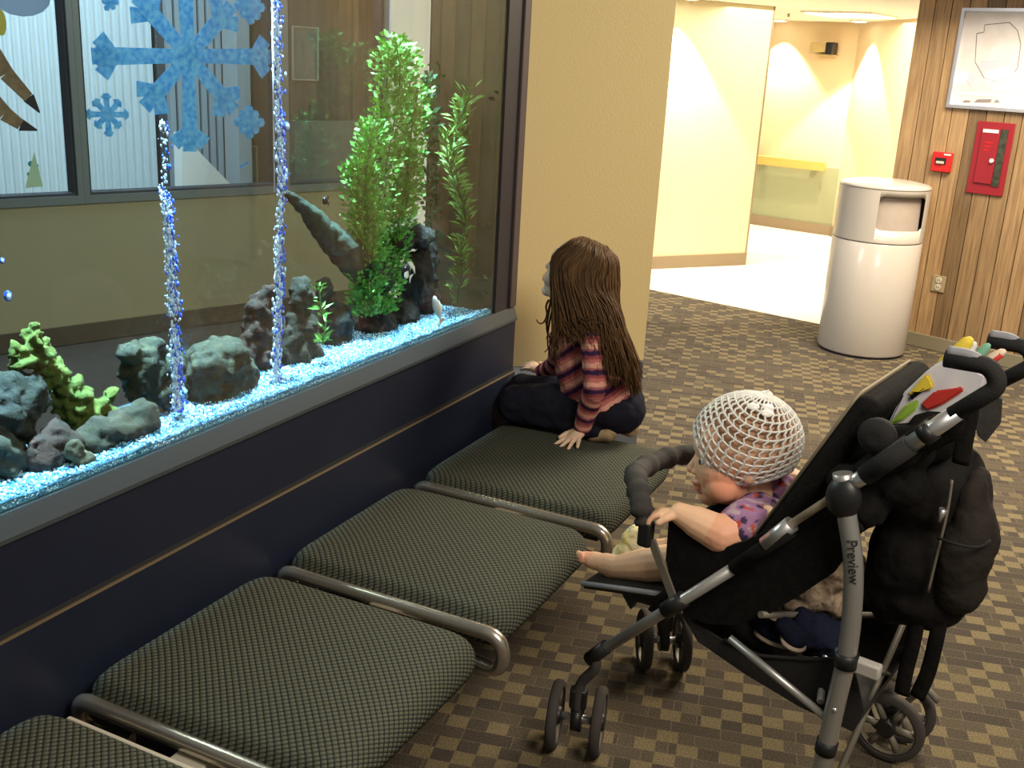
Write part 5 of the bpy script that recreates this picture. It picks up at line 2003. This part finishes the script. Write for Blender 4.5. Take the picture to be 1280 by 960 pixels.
def foot_prims(mb, ankle, toe, up, Wd):
    d = (V(toe) - V(ankle))
    l = d.length
    d.normalize()
    up = (V(up) - d * V(up).dot(d)).normalized()
    sd_ = d.cross(up)
    mb.capsule(ankle, V(ankle) + d * l * 0.45 - up * Wd * 0.12, Wd * 0.52, Wd * 0.52)
    mb.ell(V(ankle) + d * (l * 0.62) - up * Wd * 0.1, (l * 0.36, Wd * 0.62, Wd * 0.42), (d, sd_, up))
    for k in range(5):
        o = (k - 2) * Wd * 0.25
        r = Wd * (0.20 if k == 0 else 0.145)
        p = V(ankle) + d * (l * (0.86 - 0.03 * k)) + sd_ * o - up * Wd * 0.12
        mb.capsule(p, p + d * (Wd * 0.28) + up * Wd * 0.06, r, r * 0.95, 8)


def seg_cols(segs, fn):
    """per-vertex tint by the distance run along the nearest limb segment"""
    def g(co, v):
        best = None
        for (a, b, r, acc) in segs:
            ab = b - a
            t = max(0.0, min(1.0, (co - a).dot(ab) / ab.length_squared))
            d = (co - (a + ab * t)).length - r
            if best is None or d < best[0]:
                best = (d, acc + ab.length * t + (co - a - ab * t).dot(ab.normalized()))
        return fn(best[1], co)
    return g


# ------------------------------------------------------------------ baby in the stroller
SB = 0.225
hc_b = sp_pt(926, 566, SB)
kb = (hc_b - CAM).dot(cam_f) / FPX
hb = Hd(hc_b, SF + SS * -0.60 - UP * 0.14, UP + SF * 0.1, 144 * kb)
baby = thing('person', L(-0.22, SB, 0.45), 'baby in a white crocheted net cap and purple top sitting in the stroller', 'person')
mb = MB()
head_prims(mb, hb, True)
neck0 = sp_pt(944, 632, SB)
chest = sp_pt(962, 668, SB)
hip = L(-0.235, SB, 0.515)
mb.capsule(hb.p(0, -0.08, -0.22), neck0, 0.040, 0.045)
mb.capsule(neck0, chest, 0.045, 0.066)
mb.capsule(chest, hip, 0.066, 0.078)
lsh, lel, lwr = sp_pt(950, 652, 0.135), sp_pt(902, 668, 0.055), sp_pt(850, 642, 0.035)
rsh, rel, rwr = sp_pt(985, 606, 0.315), sp_pt(965, 610, 0.395), L(-0.14, 0.40, 0.60)
mb.capsule(lsh, lel, 0.043, 0.041)
mb.capsule(lel, lel.lerp(lwr, 0.6), 0.041, 0.034)
mb.capsule(lel.lerp(lwr, 0.6), lwr, 0.034, 0.024)
mb.capsule(rsh, rel, 0.042, 0.040)
mb.capsule(rel, rwr, 0.036, 0.024)
hand_prims(mb, lwr, (sp_pt(824, 640, 0.02) - lwr), UP + SF * 0.25, 0.088, 0.52, -1, 0.10, 0.085)
hand_prims(mb, rwr, SF * 0.9 + UP * 0.3, UP + SF * 0.2, 0.085, 0.45, 1, 0.10, 0.085)
# legs
lk, la = sp_pt(852, 702, 0.135), sp_pt(772, 709, 0.125)
mb.capsule(hip + SS * -0.05, lk, 0.058, 0.045)
mb.capsule(lk, lk.lerp(la, 0.5), 0.043, 0.041)
mb.capsule(lk.lerp(la, 0.5), la, 0.041, 0.028)
toe = sp_pt(731, 697, 0.115)
fdir = (toe - la).normalized()
fup = SF * -0.5 + UP
mb.capsule(la, la + fdir * 0.03, 0.028, 0.026)
mb.ell(la.lerp(toe, 0.62) , (0.042, 0.026, 0.021), (fdir, SS, fdir.cross(SS) * -1))
mb.ell(la + fdir * 0.012 - UP * 0.012, (0.024, 0.022, 0.020), (fdir, SS, UP))
tup = (UP * 0.95 + SF * 0.05).normalized()
for k in range(5):
    p = toe + SS * ((k - 2) * 0.0095 - 0.002) + tup * (0.002 - 0.0015 * k)
    mb.capsule(p - fdir * 0.004, p + fdir * (0.004 - 0.0008 * k) + tup * (0.016 - 0.0015 * k), 0.0078 if k == 0 else 0.0056, 0.0072 if k == 0 else 0.0052, 8)
rk, ra = sp_pt(846, 690, 0.29), sp_pt(806, 690, 0.285)
mb.capsule(hip + SS * 0.05, rk, 0.056, 0.042)
mb.capsule(rk, ra, 0.038, 0.028)
mb.capsule(ra, sp_pt(792, 676, 0.285), 0.024, 0.018)
bme = remeshed(mb, 'baby_body', 0.0027, 4)
ht = head_tint(hb, (0.88, 0.54, 0.36), (0.86, 0.36, 0.22), (0.72, 0.28, 0.24), (0.40, 0.22, 0.13), (0.24, 0.16, -0.20))


def baby_tint(co, v):
    if (co - hb.c).length < hb.H * 0.66 and co.z > neck0.z - 0.02:
        return ht(co)
    c = (0.90, 0.55, 0.35)
    if (co - toe).length < 0.03 or (co - lel).length < 0.045:
        c = (0.88, 0.44, 0.28)
    return c


set_cols(bme, baby_tint)
put('body', bme, M['skin'], baby)
eyes(hb, baby, 0.320, 0.150, -0.020, 0.050)
# brow lines
M['brow'] = mat('light_brow', (0.35, 0.20, 0.12), 0.8)
# purple printed top
mb = MB()
mb.capsule(sp_pt(952, 650, SB), chest, 0.066, 0.082)
mb.capsule(chest, hip, 0.078, 0.088)
mb.capsule(lsh + (neck0 - lsh) * 0.3, lsh.lerp(lel, 0.42), 0.054, 0.055)
mb.capsule(rsh + (neck0 - rsh) * 0.3, rsh.lerp(rel, 0.15), 0.048, 0.046)
me = remeshed(mb, 'top', 0.0045, 4)
NRM = normals(me)
for v in me.vertices:
    v.co = v.co + NRM[v.index] * (noise.fractal(v.co * 30, 1, 2, 3) * 0.005)


def top_tint(co, v):
    n1 = noise.noise(co * 45)
    n2 = noise.noise(co * 60 + V((4, 8, 1)))
    c = (0.36, 0.19, 0.34)
    if n1 > 0.18:
        c = (0.06, 0.04, 0.10)
    elif n1 < -0.30:
        c = (0.52, 0.36, 0.42)
    if n2 > 0.42:
        c = (0.50, 0.08, 0.05)
    return c


M['tintcloth'] = attr_mat('printed_cotton', 'tint', 0.9, bump=0.3, bscale=200, spec=0.1)
set_cols(me, top_tint)
put('purple_top', me, M['tintcloth'], baby, label='purple printed cotton top')
# dark shorts hidden in the seat
mb = MB()
mb.capsule(hip, hip + UP * 0.03, 0.09, 0.088)
mb.capsule(hip + SS * -0.05, lk.lerp(hip, 0.42), 0.066, 0.060)
mb.capsule(hip + SS * 0.05, rk.lerp(hip, 0.42), 0.064, 0.058)
put('dark_shorts', remeshed(mb, 'shorts', 0.006, 3), M['navy_cloth'], baby)
# yellow sock on the far foot
M['sock'] = mat('yellow_white_sock', (0.92, 0.76, 0.25), 0.9, col2=(0.92, 0.88, 0.74), scale=30, bump=0.3, bscale=150)
mb = MB()
mb.capsule(sp_pt(806, 690, 0.285), sp_pt(793, 674, 0.285), 0.036, 0.032)
mb.capsule(sp_pt(790, 686, 0.28), sp_pt(775, 694, 0.28), 0.032, 0.022)
mb.ell(sp_pt(795, 668, 0.285), (0.026, 0.030, 0.022), (SF, SS, UP))
me = remeshed(mb, 'sock', 0.004, 3)
NRM = normals(me)
for v in me.vertices:
    v.co = v.co + NRM[v.index] * (noise.fractal(v.co * 40, 1, 2, 3) * 0.004)
put('yellow_sock', me, M['sock'], baby, label='yellow and white sock')
# crocheted cap
M['yarn'] = mat('white_yarn', (0.88, 0.87, 0.83), 0.9, bump=0.5, bscale=400)
pole = V((0, -0.34, 0.94)).normalized()
pr = V((1, 0, 0))
pf = pole.cross(pr) * -1
if pf.y < 0:
    pf = -pf
RC = (0.415, 0.470, 0.420)


def capp(lat, lon, k=1.0):
    d = pole * math.cos(lat) + (pf * math.cos(lon) + pr * math.sin(lon)) * math.sin(lat)
    return hb.p(d.x * RC[0] * k, -0.055 + d.y * RC[1] * k, 0.115 + d.z * RC[2] * k)


def rim(lon):
    # deeper over the ears, higher on the brow
    return math.radians(89 + 47 * abs(math.sin(lon)) ** 2.4 + 16 * max(0, -math.cos(lon)) + 0 * max(0, math.cos(lon)))


mb = MB()
NM, NP = 34, 12
for m_ in range(NM):
    lo = 2 * math.pi * m_ / NM
    pts = []
    for k in range(NP * 2 + 1):
        f = k / (NP * 2)
        w = 0.035 * (1 if (k % 2) else -1) * math.sin(math.pi * f)
        pts.append(capp(rim(lo) * (0.05 + 0.95 * f), lo + w + 0.25 * f, 1.0 + 0.012 * rnd.random()))
    mb.tube(pts, 0.0025, 5)
for k in range(1, NP + 3):
    f = min(1.0, 0.05 + 0.95 * k / NP)
    if k > NP:
        f = 1.0 + 0.012 * (k - NP)
    pts = [capp(rim(2 * math.pi * j / 68) * f, 2 * math.pi * j / 68 + 0.25 * f, 1.0 + 0.012 * math.sin(j * 2.9)) for j in range(69)]
    mb.tube(pts, 0.0040 if k >= NP else 0.0026, 5)
cap_o = mb.build('crochet_cap', M['yarn'], baby, label='white crocheted net cap')
mb = MB()
mb.tube(spline([capp(0.02, 0), capp(0.0, 0, 1.05), capp(0.05, 2, 1.09), capp(0.1, 2, 1.05)], 4), 0.0025, 6)
mb.ell(capp(0.0, 0), (0.016, 0.016, 0.006), (pr, pf, pole))
mb.build('tuft', M['yarn'], cap_o)
M['satin'] = mat('white_satin', (0.90, 0.88, 0.84), 0.35)
for lat, lo in ((0.62, -1.15), (0.52, -1.62), (0.68, -1.60)):
    lo2 = lo
    c = capp(lat, lo2, 1.01)
    if (c - CAM).length > (capp(lat, -lo2, 1.01) - CAM).length:
        c = capp(lat, -lo2, 1.01)
    nn = (c - hb.p(0, -0.055, 0.115)).normalized()
    x_, y_ = perp(nn)
    MB().ell(c, (0.014, 0.010, 0.005), (x_, y_, nn)).build('satin_petal', M['satin'], cap_o, label='white satin petal')

# ------------------------------------------------------------------ girl kneeling on the far seat
girl = thing('person', (-1.08, 2.84, SEAT_Z), 'long haired girl in a striped sweater kneeling on the far bench seat', 'person')
YG_ = 2.86
g_hip = V((-1.02, 2.915, 0.545))
g_wst = at_y(735, 478, 2.90)
g_chs = at_y(722, 434, 2.89)
g_nek = at_y(720, 398, 2.89)
hc_g = at_y(721, 343, 2.885)
kg = (hc_g - CAM).dot(cam_f) / FPX
hg = Hd(hc_g, V((-0.93, 0.16, 0.34)), V((0.34, 0, 0.94)), 96 * kg)
lsh = at_y(743, 422, 2.785)
lel = at_y(744, 484, 2.765)
lwr = at_z(727, 537, SEAT_Z + 0.036)
rsh = at_y(702, 424, 2.965)
rel = at_y(697, 456, 3.02)
rwr = at_y(678, 464, 3.085)
mb = MB()
head_prims(mb, hg, False)
mb.capsule(hg.p(0, -0.06, -0.2), g_nek, 0.036, 0.040)
mb.capsule(g_nek, g_chs, 0.042, 0.066)
mb.capsule(g_chs, g_hip, 0.066, 0.060)
mb.capsule(lsh, lel, 0.030, 0.026)
mb.capsule(lel, lwr, 0.026, 0.019)
mb.capsule(rsh, rel, 0.030, 0.026)
mb.capsule(rel, rwr, 0.026, 0.019)
hd_l = at_z(714, 551, SEAT_Z + 0.012)
hand_prims(mb, lwr, at_z(713, 551, SEAT_Z + 0.016) - lwr, V((-0.15, -0.15, 1)), 0.112, 0.06, 1, 0.30, 0.068)
hd_r = at_z(655, 462, LEDGE + 0.03)
hand_prims(mb, rwr, V((-0.9, 0.25, 0.12)), V((0.0, -0.3, 1)), 0.10, 0.25, 1, 0.14, 0.070)
gme = remeshed(mb, 'girl_body', 0.0030, 3)
hgt = head_tint(hg, (0.90, 0.74, 0.62), (0.88, 0.60, 0.50), (0.55, 0.28, 0.25), None, (0.18, 0.22, -0.15))
set_cols(gme, lambda co, v: hgt(co) if (co - hg.c).length < hg.H * 0.62 else (0.78, 0.55, 0.38))
put('body', gme, M['skin'], girl)
eyes(hg, girl, 0.318, 0.125, -0.005, 0.048)
# striped sweater
mb = MB()
mb.capsule(g_nek.lerp(g_chs, 0.25), g_chs, 0.050, 0.086)
mb.capsule(g_chs, g_wst, 0.086, 0.086)
mb.capsule(g_wst, g_wst.lerp(g_hip, 0.75), 0.086, 0.094)
sl = [(g_nek.lerp(lsh, 0.5), lsh, 0.042, 0.040), (lsh, lel, 0.040, 0.034), (lel, lwr + (lel - lwr) * 0.06, 0.034, 0.027)]
sr = [(g_nek.lerp(rsh, 0.5), rsh, 0.042, 0.040), (rsh, rel, 0.040, 0.034), (rel, rwr + (rel - rwr) * 0.06, 0.034, 0.027)]
for a, b, r0, r1 in sl + sr:
    mb.capsule(a, b, r0, r1)
me = remeshed(mb, 'sweater', 0.0042, 4)
NRM = normals(me)
for v in me.vertices:
    v.co = v.co + NRM[v.index] * (noise.fractal(v.co * 24, 1, 2, 3) * 0.004)
segs = [(g_chs, g_hip, 0.086, 0.0)]
for grp in (sl, sr):
    acc = 0.0
    for a, b, r0, r1 in grp[1:]:
        segs.append((a, b, (r0 + r1) / 2, acc))
        acc += (b - a).length
PER = 0.056


def stripe(t, co):
    u = (t / PER + 0.35) % 1.0
    if u < 0.24:
        return (0.045, 0.02, 0.07)
    if u < 0.42:
        return (0.34, 0.08, 0.09)
    if u < 0.62:
        return (0.56, 0.18, 0.17)
    if u < 0.88:
        return (0.80, 0.40, 0.31)
    return (0.40, 0.12, 0.15)


set_cols(me, seg_cols(segs, stripe))
put('striped_sweater', me, M['tintcloth'], girl, label='sweater with pink, rose and dark purple stripes')
# navy trousers
M['jeans'] = mat('dark_navy_trousers', (0.012, 0.012, 0.022), 0.85, bump=0.3, bscale=30, spec=0.15)
mb = MB()
lkn, rkn = V((-1.345, 2.872, 0.505)), V((-1.365, 2.965, 0.515))
mb.capsule(g_hip + V((0, -0.02, 0)), lkn, 0.076, 0.060)
mb.capsule(g_hip + V((0, 0.03, 0)), rkn, 0.076, 0.058)
mb.capsule(g_hip, g_hip.lerp(g_wst, 0.45), 0.088, 0.084)
mb.capsule(lkn + V((0, -0.01, -0.018)), V((-1.07, 2.865, 0.480)), 0.046, 0.038)
mb.capsule(rkn + V((0, 0.0, -0.02)), V((-1.07, 2.955, 0.485)), 0.046, 0.036)
me = remeshed(mb, 'trousers', 0.006, 5)
NRM = normals(me)
for v in me.vertices:
    v.co = v.co + NRM[v.index] * (noise.fractal(v.co * 16, 1, 2, 3) * 0.006)
    v.co.z = max(v.co.z, SEAT_Z + 0.002)
put('navy_trousers', me, M['jeans'], girl)
M['shoe_b'] = mat('beige_shoe', (0.46, 0.34, 0.20), 0.8, col2=(0.26, 0.18, 0.10), scale=40)
for (a, b) in ((at_y(742, 541, 2.865), at_y(760, 540, 2.87)), (V((-1.04, 2.955, 0.478)), V((-0.985, 2.95, 0.474)))):
    mb = MB()
    mb.capsule(a, b, 0.029, 0.031)
    mb.ell(b + V((0.004, 0, 0.004)), (0.026, 0.03, 0.036))
    put('shoe', remeshed(mb, 'shoe', 0.005, 3), M['shoe_b'], girl)
# hair
hm = MB()
hg.e(hm, (0, -0.08, 0.14), (0.345, 0.42, 0.375))
hg.e(hm, (0, -0.20, -0.05), (0.31, 0.29, 0.36))
hm.capsule(at_y(732, 345, 2.86), at_y(738, 395, 2.86), 0.060, 0.058)
hm.capsule(at_y(738, 395, 2.87), at_y(756, 430, 2.88), 0.058, 0.050)
hm.capsule(at_y(756, 430, 2.86), at_y(782, 466, 2.88), 0.045, 0.024)
hm.capsule(at_y(712, 360, 2.85), at_y(704, 400, 2.83), 0.045, 0.024)
hme = remeshed(hm, 'hair_mass', 0.006, 4)


def hcol(co):
    n = noise.noise(V((co.x * 40, co.y * 40, co.z * 9)))
    return lerp((0.045, 0.022, 0.010), (0.115, 0.060, 0.024), min(1, max(0, 0.5 + n)))


set_cols(hme, lambda co, v: hcol(co))
M['hair'] = attr_mat('brown_hair', 'tint', 0.6, spec=0.2)
hair = put('hair', hme, M['hair'], girl, label='long wavy brown hair')
sm = MB()
tint = []


def strand(pts, r0, r1, c, n=5):
    S_ = spline(pts, 5)
    ph = rnd.uniform(0, 6)
    k0 = len(sm.bm.verts)
    out = []
    for i, p in enumerate(S_):
        t = i / (len(S_) - 1)
        w = 0.006 * t
        out.append(p + V((math.sin(ph + t * 9) * w, math.cos(ph * 1.7 + t * 8) * w, 0)))
    sm.tube(out, [r0 + (r1 - r0) * (i / (len(S_) - 1)) for i in range(len(S_))], n)
    tint.extend([c] * (len(sm.bm.verts) - k0))


hside = -1 if hg.r.y > 0 else 1
jit = lambda w: rnd.uniform(-w, w)
for k in range(820):
    u = rnd.random()
    phi = -0.62 + u * 2.75
    cp, sn = math.cos(phi), math.sin(phi)
    w = min(1.0, max(0.0, (sn + 0.58) / 1.58))
    rx, ry = hside * (0.10 * cp) + jit(0.05), 0.0 - 0.24 * sn + jit(0.04)
    root = hg.p(rx, ry, 0.15 + 0.375 * math.sqrt(max(0.02, 1 - ((ry + 0.08) / 0.43) ** 2 - (rx / 0.35) ** 2)) + jit(0.006))
    m0 = hg.p(hside * (0.285 * cp) + jit(0.025), -0.06 - 0.37 * sn + jit(0.02), 0.385 + jit(0.02))
    m1 = hg.p(hside * (0.405 * cp) + jit(0.02), -0.06 - 0.52 * sn, 0.08 + jit(0.05))
    dep = 2.765 + 0.10 * (1 - cp) * (1 if phi > 0 else 0.3)
    m2 = at_y(692 + w * 84 + jit(3), 398 + jit(6), dep + jit(0.014))
    lowpx = 687 + w * 110 + jit(7)
    lowpy = 438 + 38 * w + jit(20)
    if 0.10 < w < 0.50:
        lowpy = rnd.uniform(396, 436)
        lowpx += 8
    e = at_y(lowpx, lowpy, dep - 0.012 + jit(0.014))
    strand([root, m0, m1, m2, e], rnd.uniform(0.0024, 0.0042), 0.0009, lerp(lerp((0.032, 0.015, 0.007), (0.13, 0.066, 0.026), rnd.random() ** 1.3), (0.24, 0.13, 0.05), 0.35 * rnd.random() * (1 if w > 0.4 else 0.4)))
for (a, b, c, d) in (((692, 360), (684, 395), (676, 404), (672, 400)), ((690, 365), (684, 405), (688, 425), (680, 440)), ((694, 370), (686, 410), (684, 428), (690, 444)), ((686, 375), (682, 385), (684, 396), (682, 408))):
    strand([at_y(*q, 2.80) for q in (a, b, c, d)], 0.004, 0.0015, (0.06, 0.03, 0.012))
sme = sm.mesh('hair_strands')
a = sme.color_attributes.new('tint', 'FLOAT_COLOR', 'POINT')
a.data.foreach_set('color', [w for c in tint for w in (c[0], c[1], c[2], 1.0)])
put('hair_strands', sme, M['hair'], hair, kind='stuff')
